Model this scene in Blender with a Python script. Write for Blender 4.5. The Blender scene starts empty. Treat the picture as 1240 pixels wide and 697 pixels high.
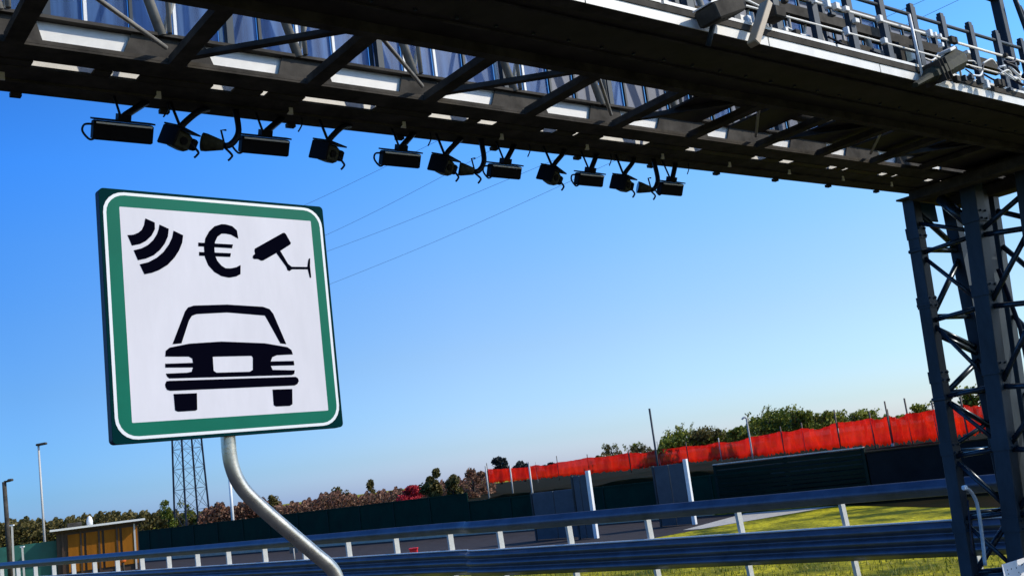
import bpy, bmesh, math, random
from mathutils import Vector, Matrix
from mathutils.geometry import tessellate_polygon
random.seed(7)
SC = bpy.context.scene
COL = SC.collection
rad = math.radians

# ------------------------------------------------------------------ camera
ROLL, PITCH, EYE, FOC = rad(7.3), rad(10.2), 2.4, 1240.0
cr, sr, cp, sp = math.cos(ROLL), math.sin(ROLL), math.cos(PITCH), math.sin(PITCH)
right, up, fwd = Vector((1, 0, 0)), Vector((0, -sp, cp)), Vector((0, cp, sp))
cam_x = right * cr - up * sr
cam_y = right * sr + up * cr
cam_d = bpy.data.cameras.new('camera')
cam_d.sensor_width = 36.0
cam_d.lens = 36.0
cam_d.clip_start = 0.1
cam_d.clip_end = 6000
cam = bpy.data.objects.new('camera', cam_d)
COL.objects.link(cam)
M3 = Matrix((cam_x, cam_y, -fwd)).transposed()
cam.matrix_world = Matrix.Translation((0, 0, EYE)) @ M3.to_4x4()
SC.camera = cam

# ------------------------------------------------------------------ light
SUN_AZ, SUN_EL = 95.0, 36.0
world = bpy.data.worlds.new('World')
SC.world = world
world.use_nodes = True
wn = world.node_tree
bg = wn.nodes['Background']
sky = wn.nodes.new('ShaderNodeTexSky')
sky.sky_type = 'NISHITA'
sky.sun_disc = False
sky.sun_elevation = rad(SUN_EL)
sky.sun_rotation = rad(SUN_AZ)
sky.air_density = 1.0
sky.dust_density = 0.6
sky.ozone_density = 2.0
hs = wn.nodes.new('ShaderNodeHueSaturation')
hs.inputs['Saturation'].default_value = 1.35
hs.inputs['Value'].default_value = 1.0
wn.links.new(sky.outputs['Color'], hs.inputs['Color'])
# clear air tint: deeper blue away from the sun, paler on the sun's side
sdh = Vector((math.sin(rad(SUN_AZ)), math.cos(rad(SUN_AZ)), 0.0))
wtc = wn.nodes.new('ShaderNodeTexCoord')
wdot = wn.nodes.new('ShaderNodeVectorMath'); wdot.operation = 'DOT_PRODUCT'; wdot.inputs[1].default_value = sdh
wn.links.new(wtc.outputs['Generated'], wdot.inputs[0])
wmr = wn.nodes.new('ShaderNodeMapRange'); wmr.inputs['From Min'].default_value = -1; wmr.inputs['From Max'].default_value = 1
wn.links.new(wdot.outputs['Value'], wmr.inputs['Value'])
wr = wn.nodes.new('ShaderNodeValToRGB')
TINT_S = [(0.0, (0.523, 0.778, 1.172)), (0.241, (0.523, 0.778, 1.172)), (0.337, (0.878, 1.013, 1.319)), (0.432, (1.261, 1.218, 1.411)), (0.528, (1.458, 1.356, 1.435)), (0.624, (1.539, 1.396, 1.388)), (1.0, (1.539, 1.396, 1.388))]
while len(wr.color_ramp.elements) < len(TINT_S): wr.color_ramp.elements.new(.5)
for el, (p_, c_) in zip(wr.color_ramp.elements, TINT_S): el.position = p_; el.color = (*[v / 4 for v in c_], 1)
wn.links.new(wmr.outputs['Result'], wr.inputs['Fac'])
wsep = wn.nodes.new('ShaderNodeSeparateXYZ'); wn.links.new(wtc.outputs['Generated'], wsep.inputs[0])
wr2 = wn.nodes.new('ShaderNodeValToRGB')
TINT_E = [(0, (0.638, 0.799, 1.39)), (0.03, (0.557, 0.733, 1.084)), (0.07, (0.597, 0.742, 0.941)), (0.12, (0.785, 0.818, 0.876)), (0.18, (0.957, 0.953, 0.96)), (0.25, (1.049, 1.109, 1.122)), (0.32, (0.95, 1.225, 1.343)), (0.55, (1.0, 1.0, 1.0))]
while len(wr2.color_ramp.elements) < len(TINT_E): wr2.color_ramp.elements.new(.5)
for el, (p_, c_) in zip(wr2.color_ramp.elements, TINT_E): el.position = p_; el.color = (*[v / 4 for v in c_], 1)
wn.links.new(wsep.outputs['Z'], wr2.inputs['Fac'])
m1 = wn.nodes.new('ShaderNodeVectorMath'); m1.operation = 'MULTIPLY'
m2 = wn.nodes.new('ShaderNodeVectorMath'); m2.operation = 'MULTIPLY'
m3 = wn.nodes.new('ShaderNodeVectorMath'); m3.operation = 'SCALE'; m3.inputs['Scale'].default_value = 16.0
wn.links.new(hs.outputs['Color'], m1.inputs[0]); wn.links.new(wr.outputs['Color'], m1.inputs[1])
wn.links.new(m1.outputs[0], m2.inputs[0]); wn.links.new(wr2.outputs['Color'], m2.inputs[1])
wn.links.new(m2.outputs[0], m3.inputs[0]); wn.links.new(m3.outputs[0], bg.inputs['Color'])
bg.inputs['Strength'].default_value = 0.15
sd = bpy.data.lights.new('sun', 'SUN')
sd.energy = 4.0
sd.angle = rad(0.5)
sd.color = (1.0, 0.93, 0.80)
sun = bpy.data.objects.new('sun', sd)
COL.objects.link(sun)
sdir = Vector((math.sin(rad(SUN_AZ)) * math.cos(rad(SUN_EL)), math.cos(rad(SUN_AZ)) * math.cos(rad(SUN_EL)), math.sin(rad(SUN_EL))))
sun.rotation_euler = sdir.to_track_quat('Z', 'Y').to_euler()
sun.location = sdir * 50
SC.view_settings.view_transform = 'Standard'
SC.view_settings.look = 'None'
SC.view_settings.exposure = 0.0
SC.view_settings.gamma = 1.0
SC.view_settings.use_curve_mapping = False
SC.render.engine = 'CYCLES'
SC.cycles.max_bounces = 6

# ------------------------------------------------------------------ helpers
def ray(px, py):
    x = px - 620.0; y = 348.5 - py
    return (cam_x * x + cam_y * y + fwd * FOC).normalized()
def ground_at(px, py, z=0.0):
    d = ray(px, py)
    return Vector((0, 0, EYE)) + d * ((z - EYE) / d.z)
def plane_at(px, py, p0, n):
    d = ray(px, py); c = Vector((0, 0, EYE))
    return c + d * ((Vector(p0) - c).dot(n) / d.dot(n))
def range_at(px, py, dist):
    """point seen at the pixel, at that horizontal distance"""
    d = ray(px, py)
    return Vector((0, 0, EYE)) + d * (dist / math.hypot(d.x, d.y))

def setp(o, label=None, cat=None, group=None, kind=None):
    if label: o['label'] = label
    if cat: o['category'] = cat
    if group: o['group'] = group
    if kind: o['kind'] = kind
    return o
def empty(name, loc, label, cat, group=None, rz=0.0):
    o = bpy.data.objects.new(name, None)
    COL.objects.link(o)
    o.location = loc
    o.rotation_euler = (0, 0, rz)
    o.empty_display_size = 0.3
    return setp(o, label, cat, group)

class MB:
    """collects shapes; build() links them as one mesh object"""
    def __init__(s): s.v = []; s.f = []; s.m = []; s.sm = []; s.mi = 0; s.smooth = False
    def add(s, vs, fs):
        b = len(s.v)
        s.v += [tuple(v) for v in vs]
        for f in fs:
            s.f.append([b + i for i in f]); s.m.append(s.mi); s.sm.append(s.smooth)
    def box(s, c, size, ax=None, ay=None, az=None, bev=0.0):
        ax = Vector(ax or (1, 0, 0)).normalized(); ay = Vector(ay or (0, 1, 0)).normalized(); az = Vector(az or (0, 0, 1)).normalized()
        c = Vector(c); a, b, h = [k / 2 for k in size]
        if bev <= 0:
            vs = [c + ax * (i * a) + ay * (j * b) + az * (k * h) for k in (-1, 1) for i, j in ((-1, -1), (1, -1), (1, 1), (-1, 1))]
            s.add(vs, [(3, 2, 1, 0), (4, 5, 6, 7), (0, 1, 5, 4), (1, 2, 6, 5), (2, 3, 7, 6), (3, 0, 4, 7)])
        else:
            vs = []
            for k, hh in ((-1, h - bev), (0, h)):
                pass
            rings = [(-h, bev), (-h + bev, 0), (h - bev, 0), (h, bev)]
            for zz, ins in rings:
                A, B = a - ins, b - ins
                g = bev * .6
                for x, y in ((-A + g, -B), (A - g, -B), (A, -B + g), (A, B - g), (A - g, B), (-A + g, B), (-A, B - g), (-A, -B + g)):
                    vs.append(c + ax * x + ay * y + az * zz)
            fs = [tuple(range(7, -1, -1)), tuple(range(24, 32))]
            for r in range(3):
                for i in range(8):
                    j = (i + 1) % 8
                    fs.append((r * 8 + i, r * 8 + j, (r + 1) * 8 + j, (r + 1) * 8 + i))
            s.add(vs, fs)
    def bar(s, a, b, w, h=None, upv=(0, 0, 1)):
        a = Vector(a); b = Vector(b); d = (b - a); L = d.length
        if L < 1e-6: return
        d /= L; h = h or w
        u = Vector(upv); x = d.cross(u)
        if x.length < 1e-4: x = d.cross(Vector((1, 0, 0)))
        x.normalize(); y = x.cross(d).normalized()
        s.box((a + b) / 2, (w, L, h), x, d, y)
    def angle_bar(s, a, b, w, t=0.008, upv=(0, 0, 1)):
        """an L-section angle iron"""
        a = Vector(a); b = Vector(b); d = (b - a).normalized(); u = Vector(upv); x = d.cross(u)
        if x.length < 1e-4: x = d.cross(Vector((1, 0, 0)))
        x.normalize(); y = x.cross(d).normalized()
        prof = [(0, 0), (w, 0), (w, t), (t, t), (t, w), (0, w)]
        vs = [p + x * (q[0] - w / 2) + y * (q[1] - w / 2) for p in (a, b) for q in prof]
        fs = [(0, 1, 2, 3, 4, 5)[::-1], (6, 7, 8, 9, 10, 11)]
        for i in range(6):
            j = (i + 1) % 6; fs.append((i, j, 6 + j, 6 + i))
        s.add(vs, fs)
    def tube(s, pts, r, n=8, caps=True):
        pts = [Vector(p) for p in pts]
        rs = r if isinstance(r, (list, tuple)) else [r] * len(pts)
        base = len(s.v); old = s.smooth
        prevx = None
        rings = []
        for i, p in enumerate(pts):
            d = (pts[min(i + 1, len(pts) - 1)] - pts[max(i - 1, 0)]).normalized()
            ref = prevx if prevx is not None else (Vector((0, 0, 1)) if abs(d.z) < .9 else Vector((1, 0, 0))).cross(d)
            x = (ref - d * ref.dot(d)).normalized(); prevx = x
            y = d.cross(x)
            rings.append([p + (x * math.cos(2 * math.pi * k / n) + y * math.sin(2 * math.pi * k / n)) * rs[i] for k in range(n)])
        vs = [q for R in rings for q in R]
        fs = []
        for i in range(len(pts) - 1):
            for k in range(n):
                l = (k + 1) % n
                fs.append((i * n + k, i * n + l, (i + 1) * n + l, (i + 1) * n + k))
        s.smooth = True; s.add(vs, fs)
        s.smooth = False
        if caps:
            b = base
            s.f.append([b + k for k in range(n)][::-1]); s.m.append(s.mi); s.sm.append(False)
            b = base + (len(pts) - 1) * n
            s.f.append([b + k for k in range(n)]); s.m.append(s.mi); s.sm.append(False)
        s.smooth = old
    def prism(s, poly, thick, o, ax, ay, an):
        """closed polygon list[(x,y)] (first outline, then holes) extruded by thick along an"""
        o = Vector(o); ax = Vector(ax); ay = Vector(ay); an = Vector(an)
        loops = poly if isinstance(poly[0][0], (list, tuple)) else [poly]
        flat = [p for lp in loops for p in lp]
        tri = tessellate_polygon([[Vector((p[0], p[1], 0)) for p in lp] for lp in loops])
        n = len(flat)
        vs = [o + ax * p[0] + ay * p[1] for p in flat] + [o + ax * p[0] + ay * p[1] + an * thick for p in flat]
        fs = []
        for t in tri:
            a, b, c = [Vector((flat[i][0], flat[i][1], 0)) for i in t]
            ccw = (b - a).cross(c - a).z > 0
            fs.append(tuple(i + n for i in (t if ccw else t[::-1])))
            fs.append(tuple(t[::-1] if ccw else t))
        k = 0
        for lp in loops:
            m = len(lp)
            for i in range(m):
                j = (i + 1) % m
                fs.append((k + i, k + j, n + k + j, n + k + i))
            k += m
        s.add(vs, fs)
    def build(s, name, mat, parent=None, label=None, cat=None, group=None, kind=None, fixn=False):
        me = bpy.data.meshes.new(name)
        if parent is not None:
            inv = parent_world(parent).inverted()
            vs = [inv @ Vector(v) for v in s.v]
        else: vs = s.v
        me.from_pydata(vs, [], s.f)
        mats = mat if isinstance(mat, (list, tuple)) else [mat]
        for m in mats: me.materials.append(m)
        me.polygons.foreach_set('material_index', s.m)
        me.polygons.foreach_set('use_smooth', s.sm)
        if fixn:
            bm = bmesh.new(); bm.from_mesh(me); bmesh.ops.recalc_face_normals(bm, faces=bm.faces); bm.to_mesh(me); bm.free()
        me.update()
        o = bpy.data.objects.new(name, me)
        COL.objects.link(o)
        if parent is not None: o.parent = parent
        return setp(o, label, cat, group, kind)
def local_matrix(o):
    return Matrix.LocRotScale(o.location, o.rotation_euler, o.scale)
def parent_world(o):
    m = local_matrix(o)
    while o.parent is not None:
        o = o.parent; m = local_matrix(o) @ m
    return m
def copy_tree(o, parent=None):
    c = o.copy(); COL.objects.link(c)
    if parent is not None: c.parent = parent
    for ch in list(o.children): copy_tree(ch, c)
    return c

def mat(name, base, rough=0.6, metal=0.0, spec=0.5, noise=0.0, nscale=8.0, col2=None, bump=0.0, bscale=60.0, streak=0.0, transm=0.0, alpha=1.0):
    m = bpy.data.materials.new(name); m.use_nodes = True
    nt = m.node_tree; b = nt.nodes['Principled BSDF']
    b.inputs['Base Color'].default_value = (*base, 1)
    b.inputs['Roughness'].default_value = rough
    b.inputs['Metallic'].default_value = metal
    b.inputs['Specular IOR Level'].default_value = spec
    tc = nt.nodes.new('ShaderNodeTexCoord')
    if noise > 0 or col2:
        tx = nt.nodes.new('ShaderNodeTexNoise'); tx.inputs['Scale'].default_value = nscale
        tx.inputs['Detail'].default_value = 8; tx.inputs['Roughness'].default_value = .65
        if streak:
            mp = nt.nodes.new('ShaderNodeMapping'); mp.inputs['Scale'].default_value = (1, 1, streak)
            nt.links.new(tc.outputs['Object'], mp.inputs['Vector']); nt.links.new(mp.outputs['Vector'], tx.inputs['Vector'])
        else: nt.links.new(tc.outputs['Object'], tx.inputs['Vector'])
        rp = nt.nodes.new('ShaderNodeValToRGB')
        c2 = col2 or tuple(c * (1 - noise) for c in base)
        rp.color_ramp.elements[0].position = .35; rp.color_ramp.elements[0].color = (*c2, 1)
        rp.color_ramp.elements[1].position = .65; rp.color_ramp.elements[1].color = (*base, 1)
        nt.links.new(tx.outputs['Fac'], rp.inputs['Fac']); nt.links.new(rp.outputs['Color'], b.inputs['Base Color'])
        mr = nt.nodes.new('ShaderNodeMapRange'); mr.inputs['To Min'].default_value = max(0, rough - .12); mr.inputs['To Max'].default_value = min(1, rough + .12)
        nt.links.new(tx.outputs['Fac'], mr.inputs['Value']); nt.links.new(mr.outputs['Result'], b.inputs['Roughness'])
    if bump > 0:
        t2 = nt.nodes.new('ShaderNodeTexNoise'); t2.inputs['Scale'].default_value = bscale; t2.inputs['Detail'].default_value = 5
        nt.links.new(tc.outputs['Object'], t2.inputs['Vector'])
        bp = nt.nodes.new('ShaderNodeBump'); bp.inputs['Strength'].default_value = bump; bp.inputs['Distance'].default_value = .02
        nt.links.new(t2.outputs['Fac'], bp.inputs['Height']); nt.links.new(bp.outputs['Normal'], b.inputs['Normal'])
    if alpha < 1: b.inputs['Alpha'].default_value = alpha
    return m
def leaf_mat(name, c1, c2, c3, trans=.25):
    m = bpy.data.materials.new(name); m.use_nodes = True
    nt = m.node_tree; b = nt.nodes['Principled BSDF']; b.inputs['Roughness'].default_value = .6
    b.inputs['Specular IOR Level'].default_value = .25
    g = nt.nodes.new('ShaderNodeNewGeometry'); rp = nt.nodes.new('ShaderNodeValToRGB')
    e = rp.color_ramp.elements; e[0].color = (*c1, 1); e[1].color = (*c3, 1); k = e.new(.5); k.color = (*c2, 1)
    nt.links.new(g.outputs['Random Per Island'], rp.inputs['Fac']); nt.links.new(rp.outputs['Color'], b.inputs['Base Color'])
    tr = nt.nodes.new('ShaderNodeBsdfTranslucent'); nt.links.new(rp.outputs['Color'], tr.inputs['Color'])
    mx = nt.nodes.new('ShaderNodeMixShader'); mx.inputs[0].default_value = trans
    out = nt.nodes['Material Output']
    nt.links.new(b.outputs[0], mx.inputs[1]); nt.links.new(tr.outputs[0], mx.inputs[2]); nt.links.new(mx.outputs[0], out.inputs['Surface'])
    return m

M_dark = mat('dark_shaded_steel', (.085, .077, .066), .8, 0, .06, noise=.6, nscale=4, bump=.05)  # dark steel; the shade on gantry chords and flanges is in this colour
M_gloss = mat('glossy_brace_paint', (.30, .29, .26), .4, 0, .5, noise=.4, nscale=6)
M_under = mat('shaded_underside_steel', (.060, .052, .042), .65, 0, .12, noise=.5, nscale=3)  # underside shade is put into the colour of the gantry steel
M_lightsteel = mat('sunlit_pale_steel', (.80, .78, .72), .45, 0, .5, noise=.15, nscale=7)  # pale copy for sunlit webs, plates and rails; brightness is in the colour
M_tower = mat('tower_blue_grey_steel', (.034, .052, .070), .5, .1, .3, noise=.65, nscale=2.5, streak=.35)
M_bar = mat('blue_lattice_steel', (.030, .050, .072), .28, .3, .5, noise=.5, nscale=8)
M_rail = mat('galvanised_rail_steel', (.11, .135, .19), .42, .5, .5, noise=.35, nscale=2.5, bump=.05, bscale=30)
M_post = mat('galvanised_post_steel', (.50, .51, .50), .5, .1, .5, noise=.25, nscale=9)
M_mull = mat('pale_mullion_paint', (.75, .77, .78), .45)
M_device = mat('black_device_housing', (.004, .004, .006), .6, 0, .12)
M_device2 = mat('olive_camera_housing', (.055, .055, .032), .6, spec=.2, noise=.6, nscale=25)
M_devtop = mat('white_plate_and_lit_edge', (.80, .80, .80), .5)
M_lens = mat('camera_lens_glass', (.08, .11, .12), .12, 0, .8)
M_cable = mat('cable_rubber', (.006, .009, .022), .5, spec=.2)
M_pole = mat('zinc_sign_post', (.62, .58, .50), .30, .85, .5, noise=.22, nscale=12, bump=.05)
M_swhite = mat('sign_white_sheeting', (.68, .66, .69), .5, 0, .15, noise=.09, nscale=5, streak=.25)
M_sgreen = mat('sign_green_sheeting', (.0, .140, .085), .5, 0, .12, noise=.12, nscale=4)
M_sdark = mat('sign_dark_green_rim', (.0, .022, .024), .7, 0, .02)
M_sline = mat('sign_border_white', (.72, .74, .74), .4)
M_sblack = mat('sign_black_print', (.002, .002, .006), .8, 0, .0)
M_sback = mat('sign_back_aluminium', (.008, .014, .035), .5, 0, .2)

# ------------------------------------------------------------------ ground, road and bank
# boundary line of the far site: point and direction (parallel to the motorway)
LP, LD = Vector((2.6, 42.1, 0)), Vector((.766, -.643, 0))
LN = Vector((.643, .766, 0))          # away from the camera
def L(t, off=0.0, z=0.0): return LP + LD * t + LN * off + Vector((0, 0, z))
def grass_mat():
    m = bpy.data.materials.new('verge_grass'); m.use_nodes = True
    nt = m.node_tree; b = nt.nodes['Principled BSDF']; b.inputs['Roughness'].default_value = .9; b.inputs['Specular IOR Level'].default_value = .1
    tc = nt.nodes.new('ShaderNodeTexCoord')
    n1 = nt.nodes.new('ShaderNodeTexNoise'); n1.inputs['Scale'].default_value = .55; n1.inputs['Detail'].default_value = 6
    n2 = nt.nodes.new('ShaderNodeTexNoise'); n2.inputs['Scale'].default_value = 6; n2.inputs['Detail'].default_value = 8
    for n in (n1, n2): nt.links.new(tc.outputs['Object'], n.inputs['Vector'])
    r1 = nt.nodes.new('ShaderNodeValToRGB'); e = r1.color_ramp.elements
    e[0].position = .40; e[0].color = (.07, .095, .004, 1); e[1].position = .62; e[1].color = (.58, .50, .02, 1)
    r2 = nt.nodes.new('ShaderNodeValToRGB'); e = r2.color_ramp.elements
    e[0].position = .3; e[0].color = (.45, .45, .45, 1); e[1].position = .7; e[1].color = (1.1, 1.1, 1.1, 1)
    mx = nt.nodes.new('ShaderNodeMixRGB'); mx.blend_type = 'MULTIPLY'; mx.inputs[0].default_value = 1
    nt.links.new(n1.outputs['Fac'], r1.inputs['Fac']); nt.links.new(n2.outputs['Fac'], r2.inputs['Fac'])
    nt.links.new(r1.outputs[0], mx.inputs[1]); nt.links.new(r2.outputs[0], mx.inputs[2]); nt.links.new(mx.outputs[0], b.inputs['Base Color'])
    bp = nt.nodes.new('ShaderNodeBump'); bp.inputs['Strength'].default_value = .8; bp.inputs['Distance'].default_value = .08
    nt.links.new(n2.outputs['Fac'], bp.inputs['Height']); nt.links.new(bp.outputs['Normal'], b.inputs['Normal'])
    return m
M_grass = grass_mat()
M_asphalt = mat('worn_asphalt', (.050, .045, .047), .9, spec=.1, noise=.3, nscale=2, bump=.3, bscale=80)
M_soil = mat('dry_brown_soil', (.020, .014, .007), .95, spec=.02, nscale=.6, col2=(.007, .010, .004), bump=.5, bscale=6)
M_kerb = mat('pale_concrete_kerb', (.50, .47, .40), .8, noise=.25, nscale=4)

b = MB()
N = 24
b.add([(-3000, -3000, 0), (3000, -3000, 0), (3000, 3000, 0), (-3000, 3000, 0)], [(0, 1, 2, 3)])
b.build('ground', M_grass, kind='structure')
# the motorway lane the camera stands on
Rd = Vector((.755, -.656, 0)); Rn = Vector((.656, .755, 0))
RP = Vector((5, 16.5, 0))
b = MB()
q = [RP + Rd * 60 + Rn * -1.6, RP + Rd * -140 + Rn * -1.6, RP + Rd * -140 + Rn * -30, RP + Rd * 60 + Rn * -30]
b.add([v + Vector((0, 0, .004)) for v in q], [(3, 2, 1, 0)])
b.build('motorway', M_asphalt, kind='structure')
b = MB()
q = [RP + Rd * 60 + Rn * -2.2, RP + Rd * -140 + Rn * -2.2, RP + Rd * -140 + Rn * -2.4, RP + Rd * 60 + Rn * -2.4]
b.add([v + Vector((0, 0, .008)) for v in q], [(3, 2, 1, 0)])
b.build('motorway_edge_line', M_kerb, kind='structure')
# service road in front of the site fence
pa = ground_at(850, 640); pb = ground_at(1015, 612)
b = MB()
near = (pa - LP).dot(LN)
g1 = ground_at(300, 684); g2 = ground_at(600, 676); g3 = ground_at(770, 655)
q = [L(-140, -.35, .004), L(-140, (g1 - LP).dot(LN), .004), Vector((g1.x, g1.y, .004)), Vector((g2.x, g2.y, .004)), Vector((g3.x, g3.y, .004)), Vector((pa.x, pa.y, .004)), Vector((pb.x, pb.y, .004)), L((pb - LP).dot(LD) - 1.5, -.35, .004)]
b.add(q, [tuple(range(8))])
b.build('service_road', M_asphalt, kind='structure')
b = MB()
b.add([Vector((pa.x, pa.y, .012)), Vector((pb.x, pb.y, .012)), Vector((pb.x, pb.y, .012)) - LD * 3.4 + LN * -.1, Vector((pa.x, pa.y, .012)) - LD * .7], [(3, 2, 1, 0)])
b.build('gravel_edge_path', M_kerb, kind='structure')
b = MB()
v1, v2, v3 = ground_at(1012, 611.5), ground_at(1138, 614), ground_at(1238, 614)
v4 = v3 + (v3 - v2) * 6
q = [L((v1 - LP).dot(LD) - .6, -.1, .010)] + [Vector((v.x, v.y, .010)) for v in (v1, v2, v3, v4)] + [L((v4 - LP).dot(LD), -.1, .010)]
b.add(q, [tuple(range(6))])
b.build('shade_soil_strip', M_soil, kind='structure', fixn=True)  # dark strip paints shade on the verge below the wall, in soil colour
b = MB()
b.bar(L(-140, -.2, .08), L(5, -.2, .08), .18, .16)
b.build('kerb', M_kerb, kind='structure')

# raised ground behind the boundary: sloping bank, plateau with bumps
def bankh(t, off):
    h = 1.55 + .06 * math.sin(t * .7) + .05 * math.sin(t * 1.9 + off)
    k = max(0, min(1, (t + 25) / 20))
    h = h * k + .15 * (1 - k)
    h *= min(1, max(0, off - .2) / .5)
    return h + .10 * math.sin(off * .21 + t * .13) * min(1, off / 10) - .02 * min(off, 40) * (1 - k) * 0
b = MB()
ts = [-200, -120, -80, -60, -45, -35, -28, -22, -16, -12, -8] + [x * 1.0 for x in range(-6, 42)] + [50, 70, 100, 160]
offs = [.22, .7, 1.5, 3, 5, 8, 12, 18, 26, 36, 50, 80, 140, 300]
vs = [L(t, o, bankh(t, o)) for t in ts for o in offs]
n = len(offs); fs = []
for i in range(len(ts) - 1):
    for j in range(n - 1):
        fs.append((i * n + j, (i + 1) * n + j, (i + 1) * n + j + 1, i * n + j + 1))
b.smooth = True
b.add(vs, fs)
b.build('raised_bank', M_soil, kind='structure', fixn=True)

# ------------------------------------------------------------------ road sign
SYM = {"wave":[[[[0.1779,0.887],[0.2147,0.8726],[0.2137,0.8446],[0.1985,0.8171],[0.1749,0.7943],[0.1497,0.7799],[0.1164,0.7715],[0.1014,0.8133],[0.1256,0.8167],[0.1455,0.8262],[0.161,0.8399],[0.1706,0.8598],[0.1742,0.8771]]],[[[0.2339,0.8651],[0.2711,0.8496],[0.2653,0.8173],[0.2507,0.7873],[0.2289,0.7597],[0.2027,0.737],[0.17,0.7216],[0.137,0.7135],[0.1223,0.7529],[0.1533,0.7621],[0.1811,0.7776],[0.2047,0.8003],[0.2212,0.8254],[0.229,0.8453]]],[[[0.2907,0.843],[0.3298,0.8263],[0.3239,0.7948],[0.3089,0.7623],[0.2864,0.7297],[0.2568,0.6996],[0.2206,0.6769],[0.1904,0.6642],[0.1593,0.6574],[0.1431,0.6968],[0.1787,0.7073],[0.2144,0.7276],[0.2433,0.7528],[0.268,0.7855],[0.2825,0.813]]]],"euro":[[[[0.573,0.8258],[0.5697,0.8616],[0.5495,0.8791],[0.5211,0.8851],[0.5019,0.8849],[0.4693,0.8733],[0.4438,0.8495],[0.4247,0.8185],[0.4158,0.7782],[0.4167,0.7383],[0.4295,0.7037],[0.4533,0.6769],[0.4833,0.66],[0.5144,0.6546],[0.5209,0.6548],[0.5501,0.6607],[0.5703,0.6716],[0.5737,0.7113],[0.5535,0.7008],[0.529,0.6948],[0.5052,0.6942],[0.487,0.7051],[0.4703,0.7248],[0.4618,0.7496],[0.4617,0.7797],[0.4663,0.805],[0.4787,0.8282],[0.4984,0.8431],[0.5177,0.8442],[0.5414,0.8411],[0.5599,0.8312]]],[[[0.3931,0.7988],[0.5463,0.7988],[0.5411,0.7824],[0.3919,0.7833]]],[[[0.3936,0.759],[0.5339,0.7603],[0.5299,0.744],[0.3924,0.7435]]]],"cam":[[[[0.6429,0.7766],[0.6462,0.786],[0.7863,0.8638],[0.7941,0.8651],[0.8012,0.8597],[0.822,0.8202],[0.8183,0.813],[0.7684,0.783],[0.6811,0.7352],[0.6711,0.7335],[0.6568,0.7401],[0.6371,0.7395],[0.6318,0.7463],[0.6351,0.7556],[0.6451,0.7628]]],[[[0.747,0.7706],[0.7659,0.7829],[0.7985,0.7253],[0.8151,0.7125],[0.8928,0.7144],[0.9013,0.7469],[0.9063,0.7542],[0.9115,0.7543],[0.9074,0.7185],[0.9079,0.6674],[0.9009,0.6653],[0.8944,0.704],[0.8166,0.7013],[0.8029,0.6926],[0.7932,0.697],[0.7894,0.711]]]],"car":[[[[0.2544,0.3764],[0.316,0.5102],[0.3292,0.5258],[0.3541,0.5336],[0.499,0.5396],[0.6612,0.5321],[0.691,0.5224],[0.7068,0.5021],[0.7563,0.3702],[0.7283,0.3739],[0.6777,0.4738],[0.6665,0.4941],[0.4962,0.5063],[0.3635,0.4986],[0.3427,0.4908],[0.3291,0.4715],[0.2918,0.3795]]],[[[0.2219,0.3277],[0.2251,0.3503],[0.2416,0.3629],[0.3219,0.3775],[0.461,0.3846],[0.6555,0.3751],[0.7595,0.3572],[0.778,0.3447],[0.7832,0.3252],[0.7076,0.3236],[0.6849,0.3153],[0.6762,0.2972],[0.7849,0.2968],[0.7858,0.2782],[0.6745,0.2789],[0.6816,0.2611],[0.7854,0.2564],[0.7822,0.2412],[0.7701,0.2367],[0.2327,0.2407],[0.224,0.2486],[0.2201,0.26],[0.3051,0.261],[0.3253,0.2642],[0.3322,0.2815],[0.2187,0.2841],[0.2198,0.2991],[0.3336,0.2998],[0.3318,0.3175],[0.318,0.3255]],[[0.4189,0.3231],[0.5905,0.3231],[0.5957,0.315],[0.5912,0.2638],[0.576,0.2564],[0.4299,0.2571],[0.4183,0.2652]]],[[[0.2141,0.2189],[0.2203,0.2299],[0.232,0.231],[0.7871,0.2281],[0.7981,0.2213],[0.8005,0.2091],[0.793,0.1973],[0.779,0.1914],[0.2331,0.192],[0.2202,0.1962],[0.2148,0.2077]]],[[[0.2454,0.1787],[0.3409,0.1777],[0.3374,0.112],[0.3292,0.1087],[0.2582,0.1086],[0.2469,0.1144]]],[[[0.6738,0.178],[0.766,0.1767],[0.7606,0.1123],[0.7484,0.1057],[0.6828,0.1065],[0.673,0.1133]]]]}
sa = rad(47.97)
sR = Vector((math.sin(sa), math.cos(sa), 0)); sU = Vector((0, 0, 1)); sN = Vector((sR.y, -sR.x, 0))   # sN faces the camera
S0 = Vector((-1.8655, 4.602, 2.752)); SW = 1.2
sign = empty('road_sign', (S0.x + sR.x * .6, S0.y + sR.y * .6, 0), 'large square sign with green border, black car and euro symbols, on a bent post', 'road sign')
def rrect(x0, y0, x1, y1, r, n=6):
    out = []
    for cx, cy, a0 in ((x1 - r, y1 - r, 0), (x0 + r, y1 - r, 90), (x0 + r, y0 + r, 180), (x1 - r, y0 + r, 270)):
        for k in range(n + 1):
            a = rad(a0 + 90 * k / n); out.append((cx + r * math.cos(a), cy + r * math.sin(a)))
    return out
def sc(p): return [(x * SW, y * SW) for x, y in p]
b = MB()
b.mi = 0
b.prism(sc(rrect(0, 0, 1, 1, .018)), .004, S0, sR, sU, sN)
b.mi = 1
b.prism([sc(rrect(0, 0, 1, 1, .018)), sc(rrect(.008, .008, .992, .992, .014))], .045, S0 - sN * .0451, sR, sU, sN)
plate = b.build('sign_plate', [M_sdark, M_sback], sign, fixn=True)
b = MB(); b.prism([sc(rrect(.012, .012, .988, .988, .085)), sc(rrect(.024, .024, .976, .976, .075))], .0012, S0 + sN * .0042, sR, sU, sN)
b.build('border_line', M_sline, plate)
b = MB(); b.prism([sc(rrect(.024, .024, .976, .976, .075)), sc(rrect(.076, .076, .932, .928, .004))], .0010, S0 + sN * .0042, sR, sU, sN)
b.build('green_border', M_sgreen, plate)
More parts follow.
